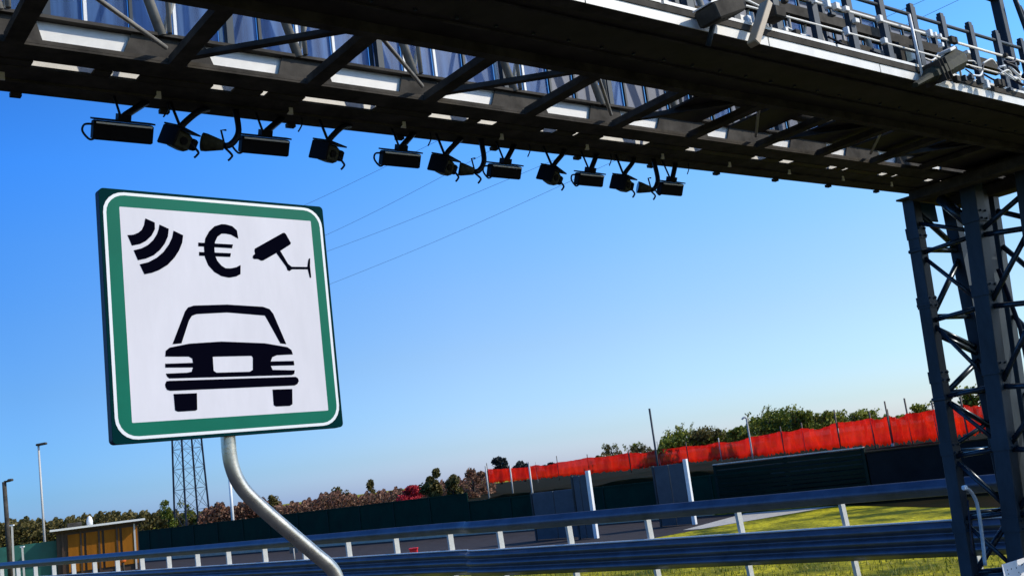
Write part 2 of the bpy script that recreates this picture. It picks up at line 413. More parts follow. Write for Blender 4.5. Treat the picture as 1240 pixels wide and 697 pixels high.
b = MB(); b.prism(sc(rrect(.076, .076, .932, .928, .004)), .0010, S0 + sN * .0042, sR, sU, sN)
b.build('white_field', M_swhite, plate)
for key, nm in (('wave', 'radio_wave_symbol'), ('euro', 'euro_symbol'), ('cam', 'surveillance_camera_symbol'), ('car', 'car_symbol')):
    b = MB()
    for shape in SYM[key]:
        b.prism([sc([tuple(p) for p in lp]) for lp in shape], .0009, S0 + sN * (.0054 + (.0004 if len(b.v) else 0)), sR, sU, sN)
    b.build(nm, M_sblack, plate)
# bent post
pp = [(.586, 1.0), (.586, .30), (.586, -.02), (.586, -.07), (.592, -.13), (.612, -.20), (.652, -.27), (.715, -.34), (.80, -.425), (.90, -.52), (1.01, -.625), (1.08, -.69), (1.115, -.745), (1.13, -.82), (1.135, -.92), (1.135, -1.4), (1.135, -2.75)]
# smooth the bend
def catmull(P, n=4):
    out = []
    for i in range(len(P) - 1):
        p0 = P[max(i - 1, 0)]; p1 = P[i]; p2 = P[i + 1]; p3 = P[min(i + 2, len(P) - 1)]
        for k in range(n):
            t = k / n
            out.append(tuple(.5 * ((2 * p1[j]) + (-p0[j] + p2[j]) * t + (2 * p0[j] - 5 * p1[j] + 4 * p2[j] - p3[j]) * t * t + (-p0[j] + 3 * p1[j] - 3 * p2[j] + p3[j]) * t ** 3) for j in range(len(p1))))
    out.append(P[-1]); return out
b = MB()
b.tube([S0 - sN * .068 + sR * x + sU * y for x, y in pp[:3]] + [S0 - sN * .068 + sR * x + sU * y for x, y in catmull(pp[3:], 4)], .036, 20)
b.build('post', M_pole, sign)
for zc in (.25, .8):
    b = MB(); b.box(S0 - sN * .03 + sR * .6 + sU * zc, (.9, .03, .04), sR, sN, sU); b.build('mounting_rail', M_post, sign)
    b = MB(); b.box(S0 - sN * .07 + sR * .586 + sU * zc, (.11, .085, .035), sR, sN, sU, bev=.01); b.build('clamp', M_post, sign)
b = MB(); b.box((S0.x + sR.x * 1.135 - sN.x * .068, S0.y + sR.y * 1.135 - sN.y * .068, .04), (.4, .4, .12), sR, sN, sU, bev=.02); b.build('footing', M_kerb, sign)

# ------------------------------------------------------------------ gantry (portal with tower)
GU = Vector((math.sin(rad(52)), math.cos(rad(52)), 0)); GW = Vector((-GU.y, GU.x, 0)); GZ = Vector((0, 0, 1))
def G(u, w, z): return GU * u + GW * w + GZ * z
gantry = empty('toll_gantry', G(13.1, 6.9, 0), 'dark steel truss gantry spanning over the road on a lattice tower', 'gantry')
U0, U1 = -5.0, 14.4
def gbox(u0, u1, w0, w1, z0, z1, name, m, label=None, parent=None):
    b = MB(); b.box(G((u0 + u1) / 2, (w0 + w1) / 2, (z0 + z1) / 2), (u1 - u0, w1 - w0, z1 - z0), GU, GW, GZ)
    return b.build(name, m, parent or gantry, label)
# near walkway: underside deck with longitudinal ribs
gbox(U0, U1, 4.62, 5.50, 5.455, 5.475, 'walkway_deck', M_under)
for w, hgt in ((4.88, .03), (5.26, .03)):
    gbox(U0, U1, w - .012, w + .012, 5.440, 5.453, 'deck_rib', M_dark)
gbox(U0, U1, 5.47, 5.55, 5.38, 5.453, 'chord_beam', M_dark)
b = MB()  # near edge channel: two lips
b.box(G((U0 + U1) / 2, 4.640, 5.40), (U1 - U0, .12, .012), GU, GW, GZ)
b.build('edge_channel', M_dark, gantry)
# sunlit toe plates in lengths with narrow gaps
u = U0
lens = [2.0, 2.6, 2.35, 2.2, 1.15, 2.06, 1.0, 1.4, 1.2]
while u < U1 - .2:
    l = random.choice((1.9, 2.1, 1.5)); e = min(u + l, U1)
    gbox(u, e - .012, 4.575, 4.583, 5.390, 5.468, 'toe_plate', M_lightsteel)
    u = e
gbox(U0, U1, 4.566, 4.60, 5.470, 5.520, 'kick_rail', M_dark)
u = U0
while u < U1 - .2:
    e = min(u + 2.05, U1)
    gbox(u, e - .03, 4.562, 4.586, 5.523, 5.548, 'grating_edge', M_lightsteel)
    u = e
# bolts under the deck
b = MB()
for k in range(60):
    u = U0 + .3 + k * .33
    for w in (4.74, 5.19): b.box(G(u, w, 5.448), (.02, .02, .014), GU, GW, GZ)
b.build('deck_bolts', M_tower, gantry, kind='stuff')
# near railing
k = 0
u = U0 + .2
rail_us = []
while u < U1:
    rail_us.append(u); u += .52
post0 = None
for u in rail_us:
    b = MB(); b.box(G(u, 4.64, 5.84), (.075, .05, .68), GU, GW, GZ)
    b.box(G(u, 4.64, 6.195), (.060, .04, .03), GU, GW, GZ)
    b.build('railing_post', M_tower, gantry)
b = MB(); b.tube([G(U0, 4.62, 5.93), G(U1, 4.62, 5.93)], .013, 8); b.build('handrail', M_lightsteel, gantry)
b = MB(); b.tube([G(U0, 4.62, 5.72), G(U1, 4.62, 5.72)], .009, 6); b.build('middle_rail', M_lightsteel, gantry)
b = MB(); b.tube([G(U0, 4.64, 6.10), G(U1, 4.64, 6.10)], .017, 8); b.build('top_rail', M_tower, gantry)
# cable tray and boxes on the near walkway
gbox(U0, 10.3, 5.20, 5.42, 5.52, 5.66, 'cable_tray', M_dark)

# far chord: beams, deck strips, slots
gbox(U0, U1, 6.43, 6.66, 5.395, 5.41, 'bottom_flange', M_dark)
gbox(U0, U1, 6.43, 6.445, 5.412, 5.44, 'flange_lip', M_dark)
gbox(U0, U1, 6.56, 6.575, 5.412, 5.63, 'chord_web', M_lightsteel)
gbox(U0, U1, 6.50, 6.64, 5.632, 5.655, 'top_flange', M_dark)
gbox(U0, U1, 6.757, 7.20, 5.385, 5.405, 'outer_flange', M_dark)
gbox(U0, U1, 6.96, 6.985, 5.366, 5.3845, 'flange_rib', M_dark)
gbox(U0, U1, 6.855, 6.87, 5.4065, 5.51, 'inner_web', M_lightsteel)
gbox(U0, U1, 7.19, 7.21, 5.405, 5.60, 'outer_web', M_dark)
# underside closing plates leave slots where the lit web behind shows through
slots = []
node0, bay = 1.32, 1.02
nodes = [node0 + bay * k for k in range(-6, 13)]
for i, nu in enumerate(nodes):
    ties = {0: [(-.30, .22), (.60, .72)], 1: [(-.12, .40), (.56, .78)], 2: [(-.20, .10)]}[i % 3]
    if nu > 6.6: ties = [(-.30, .25), (.45, .72)]
    if nu > 8.9: ties = [(-.10, .55), (.70, .85)]
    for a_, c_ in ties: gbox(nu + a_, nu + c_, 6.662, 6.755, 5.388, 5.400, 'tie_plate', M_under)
    # small hanging brackets under the slots
    b = MB(); b.prism([(0, 0), (.05, 0), (.05, .055), (.022, .055), (.022, .03)], .012, G(nu + .04, 6.88, 5.383) - GZ * .055, GU, GZ, -GW)
    b.build('bracket', M_lightsteel, gantry, fixn=True)
# cross members and bottom bracing between near and far chord
for i, nu in enumerate(nodes):
    b = MB(); b.box(G(nu + .06, 5.99, 5.425), (.115, .88, .06), GU, GW, GZ); b.build('cross_member', M_dark, gantry)
    if i % 2 == 1:
        b = MB(); b.angle_bar(G(nu + .12, 6.40, 5.47), G(nu + bay - .03, 5.58, 5.47), .06, .01); b.build('bottom_brace', M_dark, gantry)
    else:
        b = MB(); b.tube([G(nu + .10, 5.60, 5.50), G(nu + bay - .02, 6.40, 5.50)], .016, 8); b.build('bottom_brace', M_gloss, gantry)
    b = MB(); b.tube([G(nu + .05, 6.50, 5.66), G(nu + .05, 6.50, 7.10)], .018, 8); b.build('truss_upright', M_gloss, gantry)
    # gusset on the web, widened so its dark plate also draws brace shade
    b = MB(); gw_ = (.22, .34, .24)[i % 3] if nu < 6.8 else .40
    b.prism([(-gw_, 0), (gw_, 0), (gw_ * .7, .25), (-gw_ * .7, .25)], .012, G(nu + .05, 6.545, 5.415), GU, GZ, -GW)
    b.build('gusset_shade_plate', M_dark, gantry, fixn=True)
for k, uu in enumerate((6.9, 7.9, 8.95, 10.0, 11.05)):
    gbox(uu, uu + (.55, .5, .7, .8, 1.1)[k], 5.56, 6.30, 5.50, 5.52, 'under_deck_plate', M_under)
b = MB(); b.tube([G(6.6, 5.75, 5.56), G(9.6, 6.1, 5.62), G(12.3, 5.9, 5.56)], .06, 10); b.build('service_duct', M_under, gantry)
# far truss vertical face: diagonals and top chord
for i, nu in enumerate(nodes[:-1]):
    b = MB(); b.tube([G(nu, 6.52, 5.64), G(nu - .44, 6.52, 7.12)], .035, 10); b.build('diagonal_brace', M_gloss, gantry)
    b = MB(); b.tube([G(nu + .02, 6.60, 5.64), G(nu + .50, 6.60, 7.12)], .017, 10); b.build('streak_tie_rod', M_lightsteel, gantry)  # pale colour draws bright sun streaks beside the braces
gbox(U0, U1, 6.46, 6.62, 7.10, 7.22, 'top_chord', M_dark)
# screens with mullions on the far side
b0 = None
def screen_mat():
    m = bpy.data.materials.new('blue_polycarbonate_screen'); m.use_nodes = True
    nt = m.node_tree; p = nt.nodes['Principled BSDF']
    tc = nt.nodes.new('ShaderNodeTexCoord'); mp = nt.nodes.new('ShaderNodeMapping'); mp.inputs['Scale'].default_value = (9, 9, .5)
    tx = nt.nodes.new('ShaderNodeTexNoise'); tx.inputs['Scale'].default_value = 1; tx.inputs['Detail'].default_value = 5
    rp = nt.nodes.new('ShaderNodeValToRGB'); e = rp.color_ramp.elements
    e[0].position = .30; e[0].color = (.012, .03, .07, 1); e[1].position = .72; e[1].color = (.10, .22, .46, 1)
    nt.links.new(tc.outputs['Object'], mp.inputs[0]); nt.links.new(mp.outputs[0], tx.inputs[0]); nt.links.new(tx.outputs['Fac'], rp.inputs[0])
    nt.links.new(rp.outputs[0], p.inputs['Base Color']); p.inputs['Roughness'].default_value = .25
    tr = nt.nodes.new('ShaderNodeBsdfTransparent'); tr.inputs['Color'].default_value = (.45, .62, .85, 1)
    mx = nt.nodes.new('ShaderNodeMixShader'); mx.inputs[0].default_value = .30
    nt.links.new(p.outputs[0], mx.inputs[1]); nt.links.new(tr.outputs[0], mx.inputs[2]); nt.links.new(mx.outputs[0], nt.nodes['Material Output'].inputs['Surface'])
    return m
M_screen = screen_mat()
M_screen2 = mat('dull_grey_screen', (.085, .105, .17), .5, noise=.6, nscale=4, streak=.15)
k = 0
u = U0
while u < 13.9:
    wdt = .325 if k % 4 != 3 else .36
    gbox(u + .016, u + wdt - .016, 7.115, 7.125, 5.80, 7.78, 'screen_panel', M_screen if (u < 6.3 or k % 5 == 1) else M_screen2)
    gbox(u - .012, u + .012, 7.085, 7.112, 5.78, 7.80, 'mullion', M_mull if (k % 3 != 1 and (u < 6.3 or k % 4 == 0)) else M_tower)
    if k % 4 == 0: gbox(u + .02, u + .075, 7.02, 7.08, 5.60, 7.80, 'screen_post', M_tower)
    u += wdt; k += 1
gbox(U0, 13.9, 7.06, 7.14, 5.74, 5.785, 'screen_sill', M_tower)
gbox(U0, 13.9, 7.06, 7.14, 7.80, 7.85, 'screen_head', M_tower)
b = MB(); b.tube([G(U0, 7.0, 6.9), G(13.9, 7.0, 6.9)], .02, 8); b.build('inner_handrail', M_dark, gantry)

# portal head over the tower
b = MB(); b.box(G(12.45, 5.95, 5.315), (.26, 2.3, .13), GU, GW, GZ, bev=.01); b.build('head_beam', M_dark, gantry)
b = MB(); b.box(G(13.45, 5.95, 5.30), (.26, 2.5, .15), GU, GW, GZ, bev=.01); b.build('head_beam', M_dark, gantry)
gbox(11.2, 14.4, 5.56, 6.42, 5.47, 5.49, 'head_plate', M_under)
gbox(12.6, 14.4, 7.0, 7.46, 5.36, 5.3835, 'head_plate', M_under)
# tower legs (tapering together towards the base)
def leg(a, c, w, name='tower_leg', m=None, t=None):
    b = MB(); d = (Vector(c) - Vector(a)).normalized(); x = (GU - d * GU.dot(d)).normalized(); y = d.cross(x)
    b.box((Vector(a) + Vector(c)) / 2, (w, t or w, (Vector(c) - Vector(a)).length), x, y, d, bev=.012)
    return b.build(name, m or M_tower, gantry)
leg(G(12.8, 7.36, 5.38), G(12.8, 7.60, 0), .17)
def wA(z): return 7.60 - .24 * z / 5.38
leg(G(13.5, 7.2, 5.35), G(13.42, 7.2, 0), .17)
leg(G(12.8, 6.50, 5.35), G(12.8, 6.93, 0), .21)
leg(G(13.5, 6.62, 5.30), G(13.42, 6.95, 0), .15)
leg(G(13.12, 6.60, 5.30), G(13.1, 6.95, 0), .26, 'cable_duct', M_tower, .16)
leg(G(12.8, 5.80, 5.38), G(12.8, 6.25, 0), .16)
leg(G(13.5, 5.80, 5.38), G(13.42, 6.25, 0), .16)
def tbar(a, c, w=.055): 
    b = MB(); b.tube([a, c], w * .72, 8); b.build('lattice_bar', M_bar, gantry)
# bars between the two far legs
Z = [5.1, 4.62, 3.70, 2.68, 1.9, 1.1, .35]
for i in range(1, len(Z)):
    tbar(G(12.85, wA(Z[i] + .05) - .03, Z[i] + .05), G(13.42, 7.2, Z[i] + .02))
tbar(G(13.42, 7.2, 4.50), G(12.85, wA(3.78) - .03, 3.78))
tbar(G(12.85, wA(3.60) - .03, 3.60), G(13.42, 7.2, 3.28)); tbar(G(12.85, wA(3.52) - .03, 3.52), G(13.42, 7.2, 3.20))
tbar(G(13.42, 7.2, 3.12), G(12.85, wA(2.72) - .03, 2.72)); tbar(G(12.85, wA(2.62) - .03, 2.62), G(13.42, 7.2, 2.20))
tbar(G(13.42, 7.2, 2.30), G(12.85, wA(2.04) - .03, 2.04), .04); tbar(G(12.85, wA(1.85) - .03, 1.85), G(13.42, 7.2, 1.12))
tbar(G(13.42, 7.2, 1.05), G(12.85, wA(.38) - .03, .38)); tbar(G(12.85, wA(5.2) - .03, 5.2), G(13.42, 7.2, 4.68))
# bars from far legs to the inner legs and on to the near legs
def wi(z, top, bot): return bot + (top - bot) * z / 5.35
for i in range(1, len(Z)):
    z = Z[i]; wz = wi(z, 6.5, 6.93)
    tbar(G(12.8, wA(z) - .07, z), G(12.8, wz + .08, z + .04), .045)
    zz = Z[i - 1]; tbar(G(12.8, wA(zz) - .07, zz - .08), G(12.8, wi((z + .1), 6.5, 6.93) + .08, z + .12), .04)
    tbar(G(12.8, wz - .1, z + .02), G(12.8, wi(z, 5.8, 6.25) + .06, z - .04), .05)
    tbar(G(13.46, wi(zz, 6.62, 6.95) - .08, zz - .08), G(13.46, wi(z, 5.8, 6.25) + .06, z + .05), .05)
    tbar(G(12.8, wi(z, 6.5, 6.93) - .1, z + .1), G(12.8, wi(zz, 5.8, 6.25) + .06, zz - .1), .05)
# knee brace and blue plate at the head
tbar(G(12.86, 6.98, 5.28), G(12.86, 6.62, 4.80), .10)
M_blue = mat('blue_plate_paint', (.015, .09, .20), .4)
gbox(12.95, 13.36, 7.34, 7.36, 5.08, 5.34, 'blue_plate', M_blue)
for k in range(14):
    uu = -1 + k * 1.02
    b = MB(); b.box(G(uu + .5, 7.195, 5.368), (.07, .05, .03), GU, GW, GZ); b.build('beam_clip', M_dark, gantry)
for z in (4.9, 3.95, 2.95, 2.0, 1.0):
    for (u_, w_) in ((12.8, wi(z, 6.5, 6.93)), (12.8, wA(z))):
        b = MB(); b.box(G(u_ - .0, w_, z), (.24 if w_ < 7 else .19, .235 if w_ < 7 else .185, .16), GU, GW, GZ)
        for dz_ in (-.05, .05):
            b.box(G(u_ - .06, w_ - (.125 if w_ < 7 else .10), z + dz_), (.025, .03, .025), GU, GW, GZ); b.box(G(u_ + .06, w_ - (.125 if w_ < 7 else .10), z + dz_), (.025, .03, .025), GU, GW, GZ)
        b.build('splice_plate', M_tower, gantry)
# collars with bolts on the outer leg
for z in (4.66, 3.92, 2.66):
    b = MB(); b.box(G(12.8, wA(z), z), (.20, .20, .05), GU, GW, GZ, bev=.01); b.build('collar', M_tower, gantry)
for (u, w) in ((12.8, 7.6), (13.42, 7.2), (12.8, 6.93), (13.42, 6.95), (12.8, 6.25), (13.42, 6.25)):
    b = MB(); b.box(G(u, w, .05), (.36, .26, .04), GU, GW, GZ); b.build('base_plate', M_tower, gantry)
b = MB(); b.box(G(13.1, 6.75, -.02), (1.4, 1.7, .1), GU, GW, GZ, bev=.02); b.build('concrete_footing', M_kerb, gantry)
# mast and frame that rise above the walkway at the tower
leg(G(12.3, 5.45, 5.48), G(12.3, 5.45, 9.2), .11, 'mast', M_tower)
b = MB(); b.tube(catmull([tuple(G(12.9, 5.3, 5.6)), tuple(G(12.8, 5.3, 6.2)), tuple(G(12.6, 5.3, 6.8)), tuple(G(12.45, 5.3, 7.3))], 4), .03, 8); b.build('curved_strut', M_tower, gantry)
b = MB(); b.tube([G(13.2, 5.3, 6.2), G(12.5, 5.3, 7.2)], .035, 8); b.build('curved_strut', M_tower, gantry)
b = MB(); b.tube([G(12.4, 5.4, 6.3), G(13.4, 5.4, 6.9)], .03, 8); b.build('curved_strut', M_tower, gantry)
b = MB(); b.box(G(11.85, 5.45, 7.35), (.9, .1, .08), GU, GW, GZ); b.build('mast_arm', M_tower, gantry)
# flood lamp bracket at the railing
b = MB(); b.tube([G(8.50, 4.54, 5.40), G(8.49, 4.54, 6.02)], .014, 8); b.build('stay_rod', M_mull, gantry)

# things fixed on the gantry, each one of its own
def device_box(px_u, z, wd, ht, label):
    """flat black reader box with a white strip drawing the sunlit visor edge, hung on a rod and a slanting arm"""
    t = empty('reader_unit', G(px_u, 7.05, z), label, 'toll reader', 'flat toll readers hung under the gantry')
    tl = rad(24)
    ay = GW * math.cos(tl) + GZ * math.sin(tl); az = -GW * math.sin(tl) + GZ * math.cos(tl)
    c = G(px_u, 7.05, z)
    b = MB(); b.box(c, (wd, .075, ht), GU, ay, az, bev=.010); b.build('housing', M_device, t)
    b = MB(); b.box(c - ay * .043 + az * (ht * .40), (wd * .93, .012, .012), GU, ay, az); b.build('lit_visor_edge', M_devtop, t)  # white strip paints the sunlight on the visor's top edge
    b = MB(); b.box(c + az * (ht * .5 + .01), (wd * 1.02, .10, .012), GU, ay, az); b.build('rain_cover', M_device, t)
    b = MB(); b.box(c + az * (ht * .5 + .035), (.09, .07, .05), GU, ay, az); b.build('mount', M_device, t)
    top = c + az * (ht * .5 + .04)
    b = MB(); b.tube([top - GU * .02, G(px_u - .04, 7.06, 5.385)], .009, 8); b.build('hanger_rod', M_cable, t)
    b = MB(); b.tube([top, top + GU * .02 + GZ * .02, G(px_u + .20, 7.10, 5.388)], .026, 8); b.build('slanting_arm', M_cable, t)
    e = c - GU * (wd / 2)
    b = MB(); b.tube(catmull([tuple(e + GZ * .04), tuple(e - GU * .05 + GZ * .03), tuple(e - GU * .065 - GZ * .02), tuple(e - GU * .02 - GZ * .075), tuple(e + GU * .02 - GZ * .06)], 4), .008, 6)
    b.build('cable_loop', M_cable, t)
    q = G(px_u + .34, 7.05, 5.385)
    b = MB(); b.tube(catmull([tuple(q), tuple(q - GZ * .05), tuple(q - GZ * .09 - GU * .02), tuple(q - GZ * .12 - GU * .04)], 3), .006, 6); b.build('loose_cable', M_cable, t)
    return t
specs = [(2.20, 5.115, .415, .135, 'flat black toll reader leftmost under the gantry beam with a cable loop at its end'),
         (3.27, 5.115, .39, .13, 'flat black toll reader second from the left under the gantry beam'),
         (4.49, 5.115, .37, .125, 'flat black toll reader third from the left beside two clustered cameras'),
         (5.59, 5.095, .345, .12, 'flat black toll reader fourth from the left between camera clusters'),
         (6.62, 5.095, .325, .12, 'flat black toll reader fifth from the left, next to last under the beam'),
         (7.74, 5.08, .32, .13, 'flat black toll reader at the right end of the row under the gantry')]
for a in specs: device_box(*a)
def device_cam(u, z, s, style, label):
    """enforcement camera in a tilted housing on a bent arm"""
    t = empty('enforcement_camera', G(u, 7.05, z), label, 'camera', 'enforcement cameras hung under the gantry')
    c = G(u, 7.05, z)
    if style == 0:
        ya = .12 + .30 * ((u * 7.3) % 1); ax = (GU * .93 + GW * ya - GZ * (.05 + .22 * ((u * 3.7) % 1))).normalized()
        ay0 = (GW + GZ * .35).normalized(); az = ax.cross(ay0).normalized(); ay = az.cross(ax)
        b = MB(); b.box(c, (.17 * s, .14 * s, .16 * s), ax, ay, az, bev=.02); b.build('housing', M_device2, t)
        b = MB(); b.box(c - ax * .105 * s, (.02, .22 * s, .17 * s), ax, ay, az, bev=.006); b.build('shroud', M_device, t)
        b = MB(); b.box(c + ax * .13 * s + az * .01, (.05, .12 * s, .10 * s), ax, ay, az, bev=.01); b.build('connector_box', M_device, t)
        b = MB(); b.box(c + az * .095 * s, (.23 * s, .22 * s, .012), ax, ay, az); b.build('sun_cover', M_device, t)
        b = MB(); b.tube([c - ay * .07 * s, c - ay * .082 * s], .035 * s, 14); b.build('lens', M_device, t)
        top = c + az * .10 * s - ax * .02
        b = MB(); b.tube([top, G(u - .04, 7.05, 5.385)], .011, 8); b.build('hanger_rod', M_cable, t)
        b = MB(); b.tube(catmull([tuple(top), tuple(top + GU * .04 + GZ * .05), tuple(top + GU * .14 + GZ * .14), tuple(G(u + .26, 7.1, 5.388))], 4), .024, 8); b.build('slanting_arm', M_cable, t)
    else:
        ax = (GU * .8 - GW * .45 - GZ * .25).normalized()
        ay0 = GW; az = ax.cross(ay0).normalized(); ay = az.cross(ax)
        b = MB(); b.tube([c - ax * .10 * s, c - ax * .06 * s, c + ax * .04 * s, c + ax * .10 * s], [.088 * s, .085 * s, .06 * s, .045 * s], 16); b.build('housing', M_device2 if s < .9 else M_device, t)
        b = MB(); b.tube([c - ax * .104 * s, c - ax * .101 * s], .078 * s, 16); b.build('lens', M_lens, t)
        j = c + ax * .11 * s
        b = MB(); b.tube(catmull([tuple(j), tuple(j + GU * .04 + GZ * .01), tuple(j + GU * .09 + GZ * .06), tuple(j + GU * .12 + GZ * .14), tuple(G(u + .20, 7.05, 5.388))], 4), .024, 8); b.build('bent_arm', M_cable, t)
        b = MB(); b.tube([j, j + GZ * .12 - GU * .02, j + GZ * .125 + GU * .02], .008, 6); b.build('cable', M_cable, t)
    e = c - GZ * .09 * s + GU * .08
    b = MB(); b.tube(catmull([tuple(c + GU * .08 * s), tuple(e + GU * .06), tuple(e + GU * .05 - GZ * .03), tuple(e + GU * .03 - GZ * .05)], 4), .009, 6); b.build('cable_loop', M_cable, t)
cams = [(2.60, 5.10, .86, 0, 'boxy olive camera right of the leftmost flat reader'),
        (2.86, 5.095, .80, 1, 'round camera with glass lens on a bent arm, left of the second flat reader'),
        (3.81, 5.11, .88, 0, 'boxy olive camera alone between the second and third flat readers'),
        (4.93, 5.09, .86, 0, 'boxy camera touching a smaller one, right of the third flat reader'),
        (5.17, 5.075, .68, 1, 'small round camera just left of the fourth flat reader'),
        (6.14, 5.09, .84, 0, 'boxy camera alone between the fourth and fifth flat readers'),
        (7.07, 5.08, .84, 0, 'boxy camera right of the fifth flat reader in the last cluster'),
        (7.36, 5.06, .68, 1, 'small round camera tucked against the last flat reader')]
for a in cams: device_cam(*a)

# equipment on the railing of the near walkway
def on_near(px, py, w=4.5): return plane_at(px, py, G(0, w, 0), GW)
t = empty('flood_lamp', on_near(1130, 95), 'dark flared flood lamp clamped to the upper railing near the tower', 'lamp')
c = on_near(1141, 83, 4.44)
a1 = on_near(1108, 103, 4.46); a2 = on_near(1160, 72, 4.46); d = (a2 - a1).normalized(); L0 = (a2 - a1).length
y = GW; x = d.cross(y)
b = MB()
def ring(p, r1, r2): return [p + x * (r1 * math.cos(k * math.pi / 4 + .39)) * 1.1 + y * (r2 * math.sin(k * math.pi / 4 + .39)) * 1.1 for k in range(8)]
rr = [ring(a1 + d * L0 * f, p_, q_) for f, p_, q_ in ((0, .02, .03), (.30, .035, .05), (.34, .06, .08), (.62, .095, .10), (.64, .085, .09), (.95, .10, .10))]
b.add([v for r_ in rr for v in r_], [tuple(range(7, -1, -1)), tuple(range(40, 48))] + [(k * 8 + m, k * 8 + (m + 1) % 8, k * 8 + 8 + (m + 1) % 8, k * 8 + 8 + m) for k in range(5) for m in range(8)])
b.build('housing', M_device2, t, fixn=True)
for f in (.40, .47, .54):
    b = MB(); b.box(a1 + d * L0 * f + x * .0, (.19, .20, .006), x, y, d); b.build('cooling_fin', M_dark, t)
b = MB(); b.tube([a1 + d * L0, a1 + d * (L0 + .012)], .078, 16); b.build('lamp_glass', M_lens, t)
b = MB(); b.box(a1 + d * L0 * .85 + x * .10 + GZ * .02, (.03, .12, .12), x, y, d, bev=.006); b.build('clamp', M_lightsteel, t)
b = MB(); b.tube([a1 + d * L0 * .6 + y * .1, a1 + d * L0 * .6 + y * .2 - GZ * .05], .02, 8); b.build('yoke', M_tower, t)
t = empty('equipment_housing', on_near(875, 20), 'large dark tilted equipment housing on the upper walkway railing', 'equipment box')
c = on_near(872, 14, 4.42)
ax = (GU * .92 + GZ * .38).normalized(); az = ax.cross(GW).normalized()
b = MB(); b.box(c, (.34, .2, .13), ax, GW, az, bev=.015); b.build('housing', M_dark, t)
b = MB(); b.tube([c + ax * .18, c + ax * .26], [.045, .055], 12); b.build('lens_hood', M_device, t)
b = MB(); b.tube([c - GZ * .06 + GW * .08, c - GZ * .20 + GW * .16], .02, 8); b.build('mount', M_tower, t)
b = MB(); b.box(c + az * .072, (.36, .18, .01), ax, GW, az); b.build('sun_cover', M_devtop, t)
M_tan = mat('tan_painted_bracket', (.42, .33, .22), .5, noise=.2, nscale=10)
t = empty('wall_bracket_camera', on_near(925, 35), 'tan slanted bracket plate with dark camera behind it on the railing', 'camera')
a1 = on_near(912, 54, 4.46); a2 = on_near(928, 4, 4.46); d = (a2 - a1).normalized(); x = d.cross(GW)
b = MB(); b.box((a1 + a2) / 2, (.055, .09, (a2 - a1).length), x, GW, d, bev=.008); b.build('bracket_plate', M_tan, t)
c = on_near(937, 18, 4.5)
b = MB(); b.box(c, (.13, .14, .10), GU, GW, GZ, bev=.012); b.build('housing', M_dark, t)
b = MB(); b.tube([c + GU * .065, c + GU * .085], .035, 12); b.build('lens', M_lens, t)
# cable bundles and fittings along the right end of the railing
t = empty('cable_bundle', on_near(1190, 100), 'tangle of cables, clamps and junction boxes at the railing end by the mast', 'cables')
rnd = random.Random(3)
for k in range(16):
    p = on_near(1150 + rnd.random() * 80, 62 + rnd.random() * 22 + k * 1.6, 4.52)
    q = p + GU * rnd.uniform(.1, .35) + GZ * rnd.uniform(-.12, .08); m_ = (p + q) / 2 + GZ * rnd.uniform(-.10, .06) - GW * .03
    b = MB(); b.tube(catmull([tuple(p), tuple(m_), tuple(q)], 5), rnd.choice((.007, .011, .014)), 6); b.build('cable', rnd.choice((M_mull, M_cable, M_lightsteel)), t)
for k in range(9):
    p = on_near(1148 + k * 9.5 + rnd.uniform(-3, 3), 88 + k * 3 + rnd.uniform(-12, 12), 4.50)
    b = MB(); b.box(p, (rnd.uniform(.03, .07), .05, rnd.uniform(.04, .09)), GU, GW, GZ, bev=.006); b.build('junction_box', rnd.choice((M_lightsteel, M_dark, M_tower)), t)
rnd = random.Random(8)
for k in range(46):
    uu = rnd.uniform(4.6, 10.6); zz = rnd.choice((5.58, 5.72, 5.84, 5.93)); w_ = rnd.uniform(.02, .07)
    b = MB(); b.box(G(uu, 4.60, zz), (w_, .045, rnd.uniform(.025, .08)), GU, GW, GZ, bev=.004)
    b.build('rail_clamp', rnd.choice((M_lightsteel, M_dark, M_tower, M_mull)), gantry)
for k in range(9):
    uu = 5.0 + k * .62 + rnd.uniform(-.1, .1); l = rnd.uniform(.25, .6); zz = rnd.uniform(5.62, 5.86)
    b = MB(); b.tube(catmull([tuple(G(uu, 4.70, zz)), tuple(G(uu + l * .5, 4.68, zz - .05)), tuple(G(uu + l, 4.70, zz + rnd.uniform(-.1, .08)))], 5), .010, 6)
    b.build('conduit', rnd.choice((M_lightsteel, M_mull, M_cable)), gantry)
    b = MB(); b.box(G(uu + .1, 4.78, 5.50 + .10), (.16, .10, rnd.uniform(.10, .24)), GU, GW, GZ, bev=.006); b.build('relay_box', rnd.choice((M_tower, M_dark, M_lightsteel)), gantry)
